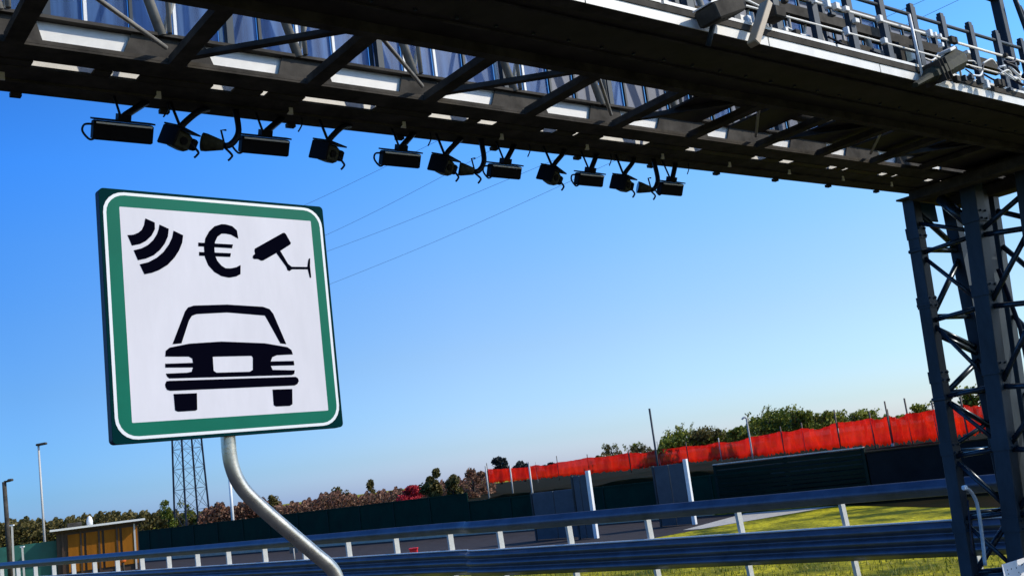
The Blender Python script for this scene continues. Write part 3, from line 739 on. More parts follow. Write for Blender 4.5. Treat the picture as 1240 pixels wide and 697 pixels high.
# boxes behind the near railing
for (x0, x1, y0, y1, m_) in ((935, 985, 18, 50, M_dark), (990, 1010, 4, 14, M_lightsteel), (1020, 1052, 25, 62, M_dark), (1058, 1080, 30, 66, M_tower), (1092, 1112, 25, 75, M_dark), (1132, 1142, 40, 54, M_dark), (1146, 1158, 44, 62, M_lightsteel)):
    a1 = on_near(x0, y1, 4.85); a2 = on_near(x1, y0 + (x1 - x0) * .2, 4.85)
    t = empty('control_cabinet', G((a1.dot(GU) + a2.dot(GU)) / 2, 4.92, 5.48), '', 'cabinet', 'control cabinets behind the walkway railing')
    t['label'] = {935: 'widest dark control cabinet behind the walkway railing, right of the tan bracket', 990: 'small pale box high behind the railing above the walkway', 1020: 'dark control cabinet behind the railing left of the white stay rod', 1058: 'blue grey cabinet just left of the white stay rod', 1092: 'dark tall cabinet just right of the white stay rod', 1132: 'small dark box on the walkway above the flood lamp', 1146: 'small pale box behind the railing above the flood lamp head'}[x0]
    u0_, u1_ = sorted((a1.dot(GU), a2.dot(GU))); h_ = max(.12, abs(a2.z - a1.z))
    b = MB(); b.box(G((u0_ + u1_) / 2, 4.92, 5.48 + h_ / 2), (max(.1, u1_ - u0_ - .03), .14, h_), GU, GW, GZ, bev=.01); b.build('cabinet_body', m_, t)
    b = MB(); b.box(G((u0_ + u1_) / 2, 4.845, 5.48 + h_ * .55), (max(.05, (u1_ - u0_) * .6), .006, h_ * .5), GU, GW, GZ); b.build('cabinet_door', M_lens, t)

# fittings on the tower
t = empty('tower_hose', G(12.95, 7.0, .6), 'bent pale conduit with swan neck top between the tower legs', 'conduit')
P = [plane_at(x, y, G(0, 7.08, 0), GW) for x, y in ((1193, 684), (1190, 655), (1186, 625), (1182, 606), (1175, 594), (1168, 590))]
b = MB(); b.tube(catmull([tuple(p) for p in P], 5), .022, 10); b.build('conduit_pipe', M_post, t)
b = MB(); b.box(P[-1], (.07, .05, .06), GU, GW, GZ, bev=.012); b.build('pipe_head', M_mull, t)
P2 = [plane_at(x, y, G(0, 7.1, 0), GW) for x, y in ((1178, 672), (1175, 640), (1172, 605))]
b = MB(); b.tube(catmull([tuple(p) for p in P2], 4), .012, 8); b.build('conduit_pipe', M_cable, t)
t = empty('data_plate', G(12.7, 6.6, .5), 'white plate with black dots and marks low on the tower', 'plate')
pn = -GW
a1 = plane_at(1213, 683, G(0, 6.7, 0), GW); a2 = plane_at(1246, 690, G(0, 6.7, 0), GW); wd = (a2 - a1).length
dx = GU
b = MB(); b.box(a1 + dx * wd * .5 - GZ * .13, (wd, .006, .26), dx, GW, GZ); b.build('plate', M_devtop, t)
rnd = random.Random(5)
for k in range(16):
    b = MB(); b.tube([a1 + dx * wd * rnd.uniform(.15, .9) - GZ * rnd.uniform(.04, .22) - GW * .0035, a1 + dx * 0 - GW * .0035 + dx * 0] if False else [Vector(p_ := (a1 + dx * wd * rnd.uniform(.15, .9) - GZ * rnd.uniform(.04, .22) - GW * .0032)), Vector(p_) - GW * .0015], .009, 8); b.build('printed_dot', M_sblack, t)
b = MB(); b.box(G(13.1, 6.45, 1.4), (.28, .22, 1.5), GU, GW, GZ, bev=.02)
t = empty('power_cabinet', G(13.1, 6.45, .1), 'tall dark power cabinet strapped to the right side of the tower', 'cabinet')
b.build('cabinet_body', M_tower, t)
b = MB(); b.box(G(12.955, 6.45, 1.4), (.01, .18, 1.3), GU, GW, GZ); b.build('cabinet_door', M_dark, t)
b = MB(); b.tube([G(13.0, 6.38, 2.0), G(13.0, 6.36, 3.4), G(13.05, 6.5, 4.2)], .03, 8); b.build('cable_riser', M_cable, t)

# ------------------------------------------------------------------ guard rail
rail_line = [RP + Rd * 14, RP + Rd * 4, RP, RP - Rd * 8, Vector((-2.35, 23.35, 0)), Vector((-9.9, 30.15, 0)), Vector((-19.3, 38.9, 0)), Vector((-45, 63.5, 0)), Vector((-90, 108, 0))]
rl = [Vector(p) for p in catmull([tuple(p) for p in rail_line], 6)]
def along(pts, s):
    for i in range(len(pts) - 1):
        l = (pts[i + 1] - pts[i]).length
        if s <= l: return pts[i].lerp(pts[i + 1], s / l), (pts[i + 1] - pts[i]).normalized()
        s -= l
    return pts[-1], (pts[-1] - pts[-2]).normalized()
guard = empty('guard_rail', rl[len(rl) // 3], 'tall galvanised double beam guard rail with steel posts along the motorway edge', 'guard rail')
def rail_beam(profile, name, thick=.006):
    b = MB(); b.smooth = True
    vs = []; n = len(profile)
    for i, p in enumerate(rl):
        d = (rl[min(i + 1, len(rl) - 1)] - rl[max(i - 1, 0)]).normalized(); nn = Vector((-d.y, d.x, 0))
        if nn.dot(-p) < 0: nn = -nn
        for x, z in profile: vs.append(p + nn * x + Vector((0, 0, z)))
    fs = []
    for i in range(len(rl) - 1):
        for j in range(n - 1): fs.append((i * n + j, (i + 1) * n + j, (i + 1) * n + j + 1, i * n + j + 1))
    b.add(vs, fs)
    o = b.build(name, M_rail, guard)
    md = o.modifiers.new('thickness', 'SOLIDIFY'); md.thickness = thick
    return o
def wave(z0, z1, n, depth, m=8):
    out = [(.02, z0)]
    K = n * m
    for k in range(K + 1):
        f = k / K; a = 2 * math.pi * f * n
        v = (1 - math.cos(a)) / 2
        v = v ** .7
        out.append((.03 + depth * v, z0 + .012 + (z1 - z0 - .024) * f))
    out.append((.02, z1)); return out
rail_beam(wave(.405, .925, 3, .085), 'lower_beam')
rail_beam(wave(1.285, 1.53, 1, .06, 10), 'upper_beam')
# pale tube along the lower beam's top, drawing its sun highlight
def edge(z, name):
    b = MB()
    pts = []
    for i, p in enumerate(rl):
        d = (rl[min(i + 1, len(rl) - 1)] - rl[max(i - 1, 0)]).normalized(); nn = Vector((-d.y, d.x, 0))
        if nn.dot(-p) < 0: nn = -nn
        pts.append(p + nn * .045 + Vector((0, 0, z)))
    b.tube(pts, .016, 6); b.build(name, M_mull, guard)
edge(.93, 'lower_beam_highlight')
s = 14 + .31 - 1.88 * 7
sl = []
sp_ = 1.88
sx = 14.31
while sx > 0.4: sx -= 1.88
while sx < 130:
    sl.append(sx); sx += 1.88 if sx < 24 else (1.80 if sx < 32 else 1.68)
post_mesh = None
for k, s_ in enumerate(sl):
    p, d = along(rl, s_)
    if post_mesh is None:
        b = MB(); h = 1.44
        # C profile post, 120 x 70, open side along the rail
        prof = [(-.07, .018), (-.07, -.035), (.07, -.035), (.07, .018), (.062, .018), (.062, -.027), (-.062, -.027), (-.062, .018)]
        vs = [(x, y, z) for z in (0, h) for x, y in prof]
        n = 8; fs = [tuple(range(n))[::-1], tuple(range(n, 2 * n))] + [(i, (i + 1) % n, n + (i + 1) % n, n + i) for i in range(n)]
        b.add(vs, fs)
        me = bpy.data.meshes.new('rail_post'); me.from_pydata(b.v, [], b.f); me.materials.append(M_post)
        bm = bmesh.new(); bm.from_mesh(me); bmesh.ops.recalc_face_normals(bm, faces=bm.faces); bm.to_mesh(me); bm.free()
        post_mesh = me
    o = bpy.data.objects.new('rail_post', post_mesh); COL.objects.link(o); o.parent = guard
    nn = Vector((-d.y, d.x, 0))
    if nn.dot(p) < 0: nn = -nn
    # posts lean a few degrees towards the traffic's approach, as the settled row does
    yv = d; xv = nn
    lean = rad(3.0)
    zv = (Vector((0, 0, 1)) * math.cos(lean) + d * math.sin(lean)).normalized()
    yv = (yv - zv * yv.dot(zv)).normalized(); xv = yv.cross(zv)
    R = Matrix((xv, yv, zv)).transposed().to_4x4()
    base = p + nn * .075
    o.matrix_local = Matrix.Translation(base - guard.location) @ R
    if 2 < k < 26:
        c = p + nn * .012 + Vector((0, 0, .66)) + d * .03
        b = MB(); b.box(c, (.03, .10, .20), nn, d, Vector((0, 0, 1))); b.build('spacer', M_post, guard)

sx = 1.6
k = 0
while sx < 70:
    p, d = along(rl, sx); nn = Vector((-d.y, d.x, 0))
    if nn.dot(p) < 0: nn = -nn
    for z0, hh_, off in ((.665, .50, -.012), (1.41, .23, -.010)):
        c = p + nn * (.018 if off == -.012 else .022) * 0 + nn * .012 + Vector((0, 0, z0))
        b = MB()
        zs_ = (.46, .575, .75, .865) if z0 < 1 else (1.33, 1.49)
        for zz in zs_:
            for dx_ in (-.10, .10): b.tube([p + d * dx_ + Vector((0, 0, zz)) + nn * .02, p + d * dx_ + Vector((0, 0, zz)) - nn * .006], .013, 6)
        b.build('splice_bolts', M_post, guard)
    sx += 3.76; k += 1
# grass tufts seen under and between the rails
M_blade = leaf_mat('grass_blades', (.10, .14, .01), (.26, .25, .03), (.42, .36, .08), .3)
b = MB(); rnd = random.Random(11)
for k in range(9000):
    a_ = rnd.uniform(-9, 22); o_ = rnd.uniform(.3, 9)
    p = RP - Rd * a_ + Rn * o_
    for j in range(2):
        h = rnd.uniform(.04, .14); q = p + Vector((rnd.uniform(-.08, .08), rnd.uniform(-.08, .08), 0)); a = rnd.uniform(0, 6.28); w_ = .012
        tdir = Vector((math.cos(a), math.sin(a), 0)); tip = q + Vector((rnd.uniform(-.05, .05), rnd.uniform(-.05, .05), h))
        b.add([q - tdir * w_, q + tdir * w_, tip], [(0, 1, 2)])
b.build('grass_tufts', M_blade, kind='stuff')

# ------------------------------------------------------------------ boundary fences and walls
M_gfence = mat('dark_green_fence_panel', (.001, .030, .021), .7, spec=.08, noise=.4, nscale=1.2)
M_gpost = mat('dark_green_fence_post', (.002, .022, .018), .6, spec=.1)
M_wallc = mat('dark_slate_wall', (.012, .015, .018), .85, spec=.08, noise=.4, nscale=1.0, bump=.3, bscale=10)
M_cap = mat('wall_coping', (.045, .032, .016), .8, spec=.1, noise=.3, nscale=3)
M_gpan = mat('grey_blue_panel', (.075, .095, .12), .6, spec=.15, noise=.25, nscale=2)
f = empty('site_fence', L(-20), 'long dark green panel fence behind the service road', 'fence')
k = 0
t_ = -140.0
while t_ < 5.2:
    wdt = 2.5
    h = 1.80 if t_ < -8 else 1.42
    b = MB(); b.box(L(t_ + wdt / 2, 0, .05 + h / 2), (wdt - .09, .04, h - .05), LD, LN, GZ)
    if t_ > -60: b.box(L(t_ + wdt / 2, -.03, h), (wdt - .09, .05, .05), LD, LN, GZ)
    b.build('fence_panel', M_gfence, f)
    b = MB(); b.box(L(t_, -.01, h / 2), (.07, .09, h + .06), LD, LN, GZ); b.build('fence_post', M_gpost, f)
    t_ += wdt
# louvred noise barrier
f = empty('louvred_barrier', L(8.3), 'dark green noise barrier of horizontal slats between the grey panel and the slate wall', 'noise barrier')
M_lou = mat('louvre_green', (.003, .018, .015), .6, spec=.15, noise=.3, nscale=2)
for k in range(11):
    z = .12 + k * .155
    b = MB(); b.box(L(8.1, -.02 + (.015 if k % 2 else 0), z), (5.6, .10, .12), LD, (LN + GZ * .35).normalized(), (GZ - LN * .35).normalized()); b.build('slat', M_lou, f)
for tt in (5.25, 8.1, 10.95):
    b = MB(); b.box(L(tt, .02, .9), (.12, .12, 1.8), LD, LN, GZ); b.build('barrier_post', M_lou, f)
b = MB(); b.box(L(8.1, .0, 1.80), (5.8, .16, .035), LD, LN, GZ); b.build('top_cap', M_post, f)
# slate wall to the right
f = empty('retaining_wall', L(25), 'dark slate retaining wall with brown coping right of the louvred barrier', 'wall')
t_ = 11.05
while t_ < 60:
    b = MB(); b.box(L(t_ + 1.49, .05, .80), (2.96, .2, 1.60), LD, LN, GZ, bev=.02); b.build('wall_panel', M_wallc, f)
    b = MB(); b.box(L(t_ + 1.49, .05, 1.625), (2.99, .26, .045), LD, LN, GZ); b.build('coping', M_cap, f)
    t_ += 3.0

# grey upright panels with white posts beside the road
def panel_unit(px0, px1, ptop, pbot, dist, label, post_px):
    a = ground_at((px0 + px1) / 2, pbot)
    th = math.atan2(LD.y, LD.x)
    w_ = (px1 - px0) / FOC * a.length / max(.3, abs(LD.dot(Vector((a.y, -a.x, 0)).normalized())))
    top = plane_at((px0 + px1) / 2, ptop, a, Vector((a.x, a.y, 0)).normalized()).z
    t = empty('noise_panel', a, label, 'panel', 'grey upright panels beside the service road')
    for k in range(2):
        b = MB(); b.box(a + LD * ((k - .5) * w_ / 2) + GZ * (top / 2), (w_ / 2 - .03, .07, top - .05), LD, LN, GZ, bev=.01); b.build('panel', M_gpan, t)
    b = MB(); b.box(a + LD * (-w_ / 2 - .04) + GZ * (top / 2), (.06, .1, top), LD, LN, GZ); b.build('frame_post', M_tower, t)
    b = MB(); b.box(a + LD * (w_ / 2 + .08) + GZ * (top / 2 + .05), (.13, .12, top + .1), LD, LN, GZ); b.build('white_post', M_mull, t)
    return t
panel_unit(803, 838, 560, 636, 33, 'grey upright panel with white post, nearer the tower', 845)
panel_unit(652, 703, 592, 652, 40, 'low wide grey panel left of the tall dark one', 0)
panel_unit(704, 720, 573, 652, 33, 'narrow tall dark panel with bright white post at its right', 725)

# ------------------------------------------------------------------ orange netting fence on the bank
M_net = bpy.data.materials.new('orange_safety_net'); M_net.use_nodes = True
nt = M_net.node_tree; p = nt.nodes['Principled BSDF']; p.inputs['Roughness'].default_value = .6
tc = nt.nodes.new('ShaderNodeTexCoord'); tx = nt.nodes.new('ShaderNodeTexNoise'); tx.inputs['Scale'].default_value = .8; tx.inputs['Detail'].default_value = 9; tx.inputs['Roughness'].default_value = .7
rp = nt.nodes.new('ShaderNodeValToRGB'); e = rp.color_ramp.elements
e[0].position = .3; e[0].color = (.62, .010, .001, 1); e[1].position = .7; e[1].color = (1.0, .060, .004, 1)
nt.links.new(tc.outputs['Object'], tx.inputs['Vector']); nt.links.new(tx.outputs['Fac'], rp.inputs['Fac']); nt.links.new(rp.outputs[0], p.inputs['Base Color'])
tr = nt.nodes.new('ShaderNodeBsdfTranslucent'); nt.links.new(rp.outputs[0], tr.inputs['Color'])
mx = nt.nodes.new('ShaderNodeMixShader'); mx.inputs[0].default_value = .62
nt.links.new(p.outputs[0], mx.inputs[1]); nt.links.new(tr.outputs[0], mx.inputs[2])
tp_ = nt.nodes.new('ShaderNodeBsdfTransparent'); mx2 = nt.nodes.new('ShaderNodeMixShader'); mx2.inputs[0].default_value = .16
nt.links.new(mx.outputs[0], mx2.inputs[1]); nt.links.new(tp_.outputs[0], mx2.inputs[2]); nt.links.new(mx2.outputs[0], nt.nodes['Material Output'].inputs['Surface'])
net_px = [(592, 567, 584, 100), (620, 566, 582, 97), (651, 562, 579, 93), (677, 559, 576, 90), (714, 553, 573, 84), (764, 547, 568, 79), (800, 543, 563, 75), (834, 539, 559, 71), (874, 534, 556, 67), (912, 528, 552, 62), (950, 521, 548, 57), (976, 517, 545, 53), (1018, 510, 541, 48), (1060, 505, 539, 44), (1082, 502, 537, 42), (1105, 499, 534, 40.5), (1137, 494, 531, 39), (1172, 488, 526, 38), (1215, 480, 518, 37), (1265, 472, 512, 36)]
nf = empty('netting_fence', range_at(1000, 540, 50), 'bright orange red safety netting fence strung along the top of the bank', 'fence')
nf.location.z = 1.5
prev = None
rnd = random.Random(21)
netpts = []
for px, yt, yb, dd in net_px:
    bot = range_at(px, yb, dd); top = range_at(px, yt, dd)
    netpts.append((bot, Vector((bot.x, bot.y, top.z))))
for i in range(len(netpts) - 1):
    (b0_, t0_), (b1_, t1_) = netpts[i], netpts[i + 1]
    b = MB(); b.smooth = True; nx, nz = 26, 5
    dirn = (b1_ - b0_).normalized(); nrm = Vector((-dirn.y, dirn.x, 0)); ph = rnd.uniform(0, 6)
    vs = []
    for a in range(nx + 1):
        fx = a / nx; sag = (.06 + .06 * (i % 3)) * math.sin(math.pi * fx) * rnd.uniform(.7, 1.1)
        for c_ in range(nz + 1):
            fz = c_ / nz
            pt = b0_.lerp(b1_, fx).lerp(t0_.lerp(t1_, fx), fz)
            pt = pt + nrm * (.09 * math.sin(fx * 9 + ph + fz * 2) * math.sin(math.pi * fx)) + Vector((0, 0, -sag * fz + (rnd.uniform(-.10, .08) if c_ == 0 else 0)))
            vs.append(pt + nrm * (.05 * math.sin(fx * 31 + ph * 2) * (.3 + fz)))
    fs = [(a * (nz + 1) + c_, (a + 1) * (nz + 1) + c_, (a + 1) * (nz + 1) + c_ + 1, a * (nz + 1) + c_ + 1) for a in range(nx) for c_ in range(nz)]
    b.add(vs, fs); o = b.build('net_panel', M_net, nf)
    md = o.modifiers.new('thickness', 'SOLIDIFY'); md.thickness = .006
M_rust = mat('rusty_stake', (.12, .09, .07), .7, noise=.4, nscale=10)
M_pale = mat('pale_thin_pole', (.46, .45, .42), .5)
for i, (bt, tp) in enumerate(netpts):
    hgt = .25 if i % 3 else .55
    b = MB(); b.tube([Vector((bt.x, bt.y, 1.35)), tp + Vector((0, 0, hgt))], .028 + .00012 * bt.length, 6)
    b.build('net_post', M_pale if i in (1, 2, 6, 8) else M_rust, nf)

# thin upright poles
def thin_pole(px, ytop, ybot, dist, r, m_, label, curl=False, name='thin_pole', arm=None):
    bt = range_at(px, ybot, dist); tp = range_at(px, ytop, dist); tp = Vector((bt.x, bt.y, tp.z))
    t = empty(name, bt, label, 'pole')
    pts = [bt, tp]
    if curl: pts = catmull([tuple(bt), tuple(bt.lerp(tp, .85)), tuple(tp), tuple(tp + Vector((-.12, 0, .06))), tuple(tp + Vector((-.25, 0, -.03)))], 3)
    b = MB(); b.tube(pts, r, 8); b.build('pole_shaft', m_, t)
    b = MB(); b.tube([bt - Vector((0, 0, .3)), bt + Vector((0, 0, .05))], r * 1.9, 8); b.build('pole_foot', M_kerb, t)
    return t
thin_pole(803, 492, 606, 60, .06, M_tower, 'tall thin dark pole rising well above the orange netting')
thin_pole(912, 505, 556, 58, .05, M_pale, 'curled top pale pole in front of the orange netting', True)
thin_pole(648, 558, 622, 45, .04, M_pale, 'thin pale pole left of the low grey panel')
thin_pole(622, 562, 602, 60, .045, M_pale, 'thin pale pole standing before the dark round shrub')
thin_pole(593, 563, 607, 60, .045, M_pale, 'thin pale pole at the left end of the orange netting')
thin_pole(1081, 484, 538, 41, .03, M_rust, 'dark stake above the netting left of the tower')
thin_pole(284, 560, 656, 70, .10, M_mull, 'pale upright pole behind the bent sign post')

# ------------------------------------------------------------------ left: hut, lamps, pylon
hp = ground_at(70, 702); hd = Vector((math.sin(rad(68)), math.cos(rad(68)), 0)); hn = Vector((hd.y, -hd.x, 0))
HW = 4.0
# find width so the right front corner lies at px 153
M_wood = mat('orange_brown_wood_panel', (.32, .115, .010), .6, spec=.1, noise=.3, nscale=2, streak=.2)
M_wood2 = mat('dark_brown_wood_frame', (.045, .022, .010), .6)
M_roof = mat('pale_roof_edge', (.70, .70, .66), .6)
hut = empty('wooden_hut', hp, 'small flat roofed hut with orange brown panels behind the guard rail', 'hut')
def H_(x, d, z): return hp + hd * x - hn * d + GZ * z
hh = 2.35
b = MB(); b.box(H_(HW / 2, 1.3, hh / 2), (HW - .04, 2.3, hh), hd, hn, GZ); b.build('wall', M_wood2, hut)
for k in range(4):
    x = .35 + k * (HW - .5) / 4
    b = MB(); b.box(H_(x + .58, .10, 1.25), ((HW - .5) / 4 - .12, .05, 1.9), hd, hn, GZ); b.build('wood_panel', M_wood, hut)
for k in range(5):
    x = .30 + k * (HW - .5) / 4
    b = MB(); b.box(H_(x, .08, 1.2), (.09, .10, 2.4), hd, hn, GZ); b.build('frame_post', M_wood2 if k < 4 else M_pale, hut)
b = MB(); b.box(H_(HW / 2 + .05, 1.1, hh + .16), (HW + .6, 3.2, .10), hd, hn, (GZ - hd * .012).normalized()); b.build('roof', M_roof, hut)
b = MB(); b.box(H_(HW / 2, .35, hh + .04), (HW + .2, .7, .10), hd, hn, GZ); b.build('fascia', M_wood2, hut)
rp_ = H_(1.6, 1.6, hh + .2)
t = empty('roof_vent', rp_, 'white domed vent with dark unit on the hut roof', 'vent')
b = MB(); b.tube([rp_, rp_ + GZ * .25, rp_ + GZ * .42, rp_ + GZ * .5], [.16, .16, .11, .03], 12); b.build('dome', M_roof, t)
b = MB(); b.box(rp_ - hd * .75 + GZ * .12, (.7, .4, .24), hd, hn, GZ, bev=.03); b.build('motor_box', M_dark, t)
# near green fence left of the hut
f = empty('green_side_fence', ground_at(30, 692), 'teal green panel fence beside the hut at the left edge', 'fence')
fd = hd; fp = ground_at(-60, 700)
M_teal = mat('teal_fence_panel', (.012, .11, .085), .6, noise=.3, nscale=2)
for k in range(4):
    c = hp - hd * (.9 + k * 2.3) - hn * .6
    b = MB(); b.box(c + GZ * 1.0 - hd * .2, (2.2, .05, 2.0), hd, hn, GZ); b.build('fence_panel', M_teal if k < 2 else M_gfence, f)
    b = MB(); b.box(c + GZ * 1.05 + hd * .93, (.09, .09, 2.15), hd, hn, GZ); b.build('fence_post', M_dark, f)
def lamp_post(px, ytop, ybot, dist, r, m_, label, head, hm, lean=0.0):
    bt = range_at(px + lean, ybot, dist); bt.z = 0; tp = range_at(px, ytop, dist)
    t = empty('lamp_post', bt, label, 'lamp post')
    b = MB(); b.tube([bt, tp], [r * 1.25, r], 10); b.build('mast', m_, t)
    b = MB(); b.tube([bt, bt + GZ * .5], r * 1.9, 10); b.build('mast_base', m_, t)
    rt = Vector((1, 0, 0))
    if head == 0:
        b = MB(); b.box(tp + rt * .20 + GZ * .06, (.62, .30, .14), (1, 0, .06), (0, 1, 0), (-.06, 0, 1), bev=.03); b.build('lamp_head', hm, t)
        b = MB(); b.tube([tp, tp + GZ * .04 + rt * .1], r * 1.1, 8); b.build('neck', hm, t)
    else:
        b = MB(); b.box(tp + rt * .30 + GZ * .05, (.22, .2, .12), bev=.03); b.build('lamp_head', hm, t)
        b = MB(); b.tube([tp, tp + rt * .3 + GZ * .02], r * .5, 8); b.build('neck', hm, t)
    return t
lamp_post(46.5, 539, 668, 72, .062, M_pale, 'slender pale lamp post with a dark flat head above the hut', 0, M_dark, 9)
lamp_post(5, 583, 700, 55, .095, M_dark, 'thick dark lamp post at the far left edge with a small side head', 1, M_dark, 9)
for px_, y0_, y1_, lb in ((14.5, 636, 700, 'white post beside the dark lamp post at the left edge'), (27, 662, 700, 'shorter white post in front of the teal fence')):
    bt = range_at(px_ + 3, y1_, 50); bt.z = 0; tp = range_at(px_, y0_, 50)
    t = empty('marker_post', bt, lb, 'post')
    b = MB(); b.bar(bt, tp, .12, .08); b.build('post_shaft', M_pale, t)
    b = MB(); b.box(tp + GZ * .02, (.16, .12, .05)); b.build('post_cap', M_mull, t)
# white cabinet
cp_ = ground_at(22, 700); t = empty('white_cabinet', cp_, 'small white roadside cabinet at the lower left edge', 'cabinet')
b = MB(); b.box(cp_ + GZ * .6, (.6, .4, 1.1), bev=.03); b.build('cabinet_body', M_roof, t)
b = MB(); b.box(cp_ + GZ * .6 + Vector((0, -.21, 0)), (.5, .02, .9)); b.build('cabinet_door', M_mull, t)
b = MB(); b.box(cp_ + GZ * 1.19, (.7, .5, .07), bev=.02); b.build('cabinet_lid', M_pale, t)

# pylon
PD = 160.0
pc = range_at(233, 632, PD); pc.z = 0
pyl = empty('power_pylon', pc, 'steel lattice power pylon rising behind the road sign', 'pylon', rz=0)
M_pyl = mat('pylon_steel', (.012, .018, .035), .6)
PH = range_at(233, 292, PD).z
def pw(z): return 1.75 * (1 - .62 * z / PH) + .12
ang = rad(44.6)
pa_, pb_ = Vector((math.cos(ang), math.sin(ang), 0)), Vector((-math.sin(ang), math.cos(ang), 0))
corners = ((-1, -1), (1, -1), (1, 1), (-1, 1))
def pcn(i, z): x, y = corners[i % 4]; return pc + pa_ * (x * pw(z)) + pb_ * (y * pw(z)) + GZ * z
for i in range(4):
    b = MB(); b.bar(pcn(i, 0), pcn(i, PH), .22); b.build('pylon_leg', M_pyl, pyl)
z = 0.0; 
while z < PH - 2:
    st = 1.0 + pw(z) * 1.15
    for i in range(4):
        b = MB()
        b.bar(pcn(i, z), pcn(i + 1, min(z + st, PH)), .045); b.bar(pcn(i + 1, z), pcn(i, min(z + st, PH)), .045); b.bar(pcn(i, z), pcn(i + 1, z), .05)
        b.build('lattice_bracing', M_pyl, pyl)
    z += st
# cross arms and wires
wire_px = [((235, 317), (450, 210)), ((235, 338), (520, 222)), ((235, 370), (580, 232)), ((235, 391), (650, 238))]
M_wire = mat('power_line_wire', (.20, .25, .36), .6)
for k, (a, c_) in enumerate(wire_px):
    P1 = range_at(a[0], a[1], PD); P1 = Vector((pc.x, pc.y, P1.z))
    armd = pa_ * (1 if k % 2 else -1)
    tip = P1 + armd * 4.5
    b = MB(); b.bar(P1 - armd * pw(P1.z), tip, .16, .25); b.build('cross_arm', M_pyl, pyl)
    b = MB(); b.tube([tip, tip - GZ * .9], .12, 8); b.build('insulator', M_device2, pyl)
    q0 = tip - GZ * .9
    q2 = range_at(c_[0], c_[1], 105)
    q1 = (q0 + q2) / 2
    d = (q2 - q0)
    q3 = q2 + d * .9 + GZ * 3; q4 = q2 + d * 2.0 + GZ * 9
    t = empty('power_line', q0, ['steepest power line wire leaving the pylon, topmost at the sign edge', 'second power line wire from the top beside the sign', 'third power line wire from the top beside the sign', 'lowest and longest power line wire right of the sign'][k], 'power line', 'power lines crossing the sky behind the gantry')
    b = MB(); b.tube(catmull([tuple(q0), tuple(q1 - GZ * .5), tuple(q2), tuple(q3), tuple(q4)], 8), .017, 6); b.build('wire', M_wire, t)

# red marker and small sign between the rails
p0 = ground_at(502, 676); t = empty('red_marker_box', p0, 'small bright red box standing beyond the guard rail', 'box')
M_red = mat('bright_red_paint', (.75, .012, .015), .5)
zt = plane_at(502, 664, p0, Vector((p0.x, p0.y, 0)).normalized()).z
b = MB(); b.box(p0 + GZ * (zt * .5), (.26, .2, zt), bev=.02); b.build('box_body', M_red, t)
b = MB(); b.box(p0 + GZ * (zt + .02), (.30, .24, .04)); b.build('box_lid', M_red, t)
p0 = ground_at(357, 680); t = empty('small_grey_sign', p0, 'small grey plate sign on a short post behind the bent sign post', 'sign')
zt = plane_at(357, 660, p0, Vector((p0.x, p0.y, 0)).normalized()).z
b = MB(); b.box(p0 + GZ * (zt - .12), (.34, .03, .34)); b.build('sign_plate', M_gpan, t)
b = MB(); b.tube([p0, p0 + GZ * (zt - .1)], .03, 8); b.build('post', M_pale, t)
p0 = ground_at(150, 694); t = empty('amber_reflector', p0, 'amber reflector low behind the left rail', 'reflector')
M_amb = mat('amber_plastic', (.75, .16, .03), .4)  # plain amber plastic for the reflector, gives off no light
b = MB(); b.tube([p0, p0 + GZ * .55], .05, 10); b.build('stand', M_dark, t)
b = MB(); b.tube([p0 + GZ * .55, p0 + GZ * .60, p0 + GZ * .82, p0 + GZ * .88], [.10, .14, .14, .06], 12); b.build('reflector_lens', M_amb, t)

# ------------------------------------------------------------------ vegetation
M_bark = mat('bark', (.03, .022, .014), .9, noise=.4, nscale=8)
def clump_mesh(b, centre, rx, rz, n, leaf, rnd, ncl=7, flat=.0, spiky=0.0):
    cl = []
    for k in range(ncl):
        a = rnd.uniform(0, 6.283); r = rnd.uniform(.1, .72); z = rnd.uniform(-.9, .7)
        rr = rnd.uniform(.28, .55) * (1 - .3 * abs(z))
        cl.append((Vector((math.cos(a) * r * rx, math.sin(a) * r * rx, z * rz)), rr * rnd.uniform(.6, 1.1)))
    for k in range(n):
        c0, rr = rnd.choice(cl)
        d = Vector((rnd.gauss(0, 1), rnd.gauss(0, 1), rnd.gauss(0, 1))).normalized() * (rnd.random() ** .45)
        p = centre + c0 + Vector((d.x * rx * rr, d.y * rx * rr, d.z * rz * rr))
        if rnd.random() < spiky: p += GZ * rnd.uniform(0, rz * .6)
        a = Vector((rnd.gauss(0, 1), rnd.gauss(0, 1), rnd.gauss(0, 1))).normalized(); c_ = a.orthogonal().normalized(); e_ = a.cross(c_)
        s_ = leaf * rnd.uniform(.6, 1.5)
        b.add([p - c_ * s_, p + e_ * s_ * .6, p + c_ * s_, p - e_ * s_ * .6], [(0, 1, 2, 3)])
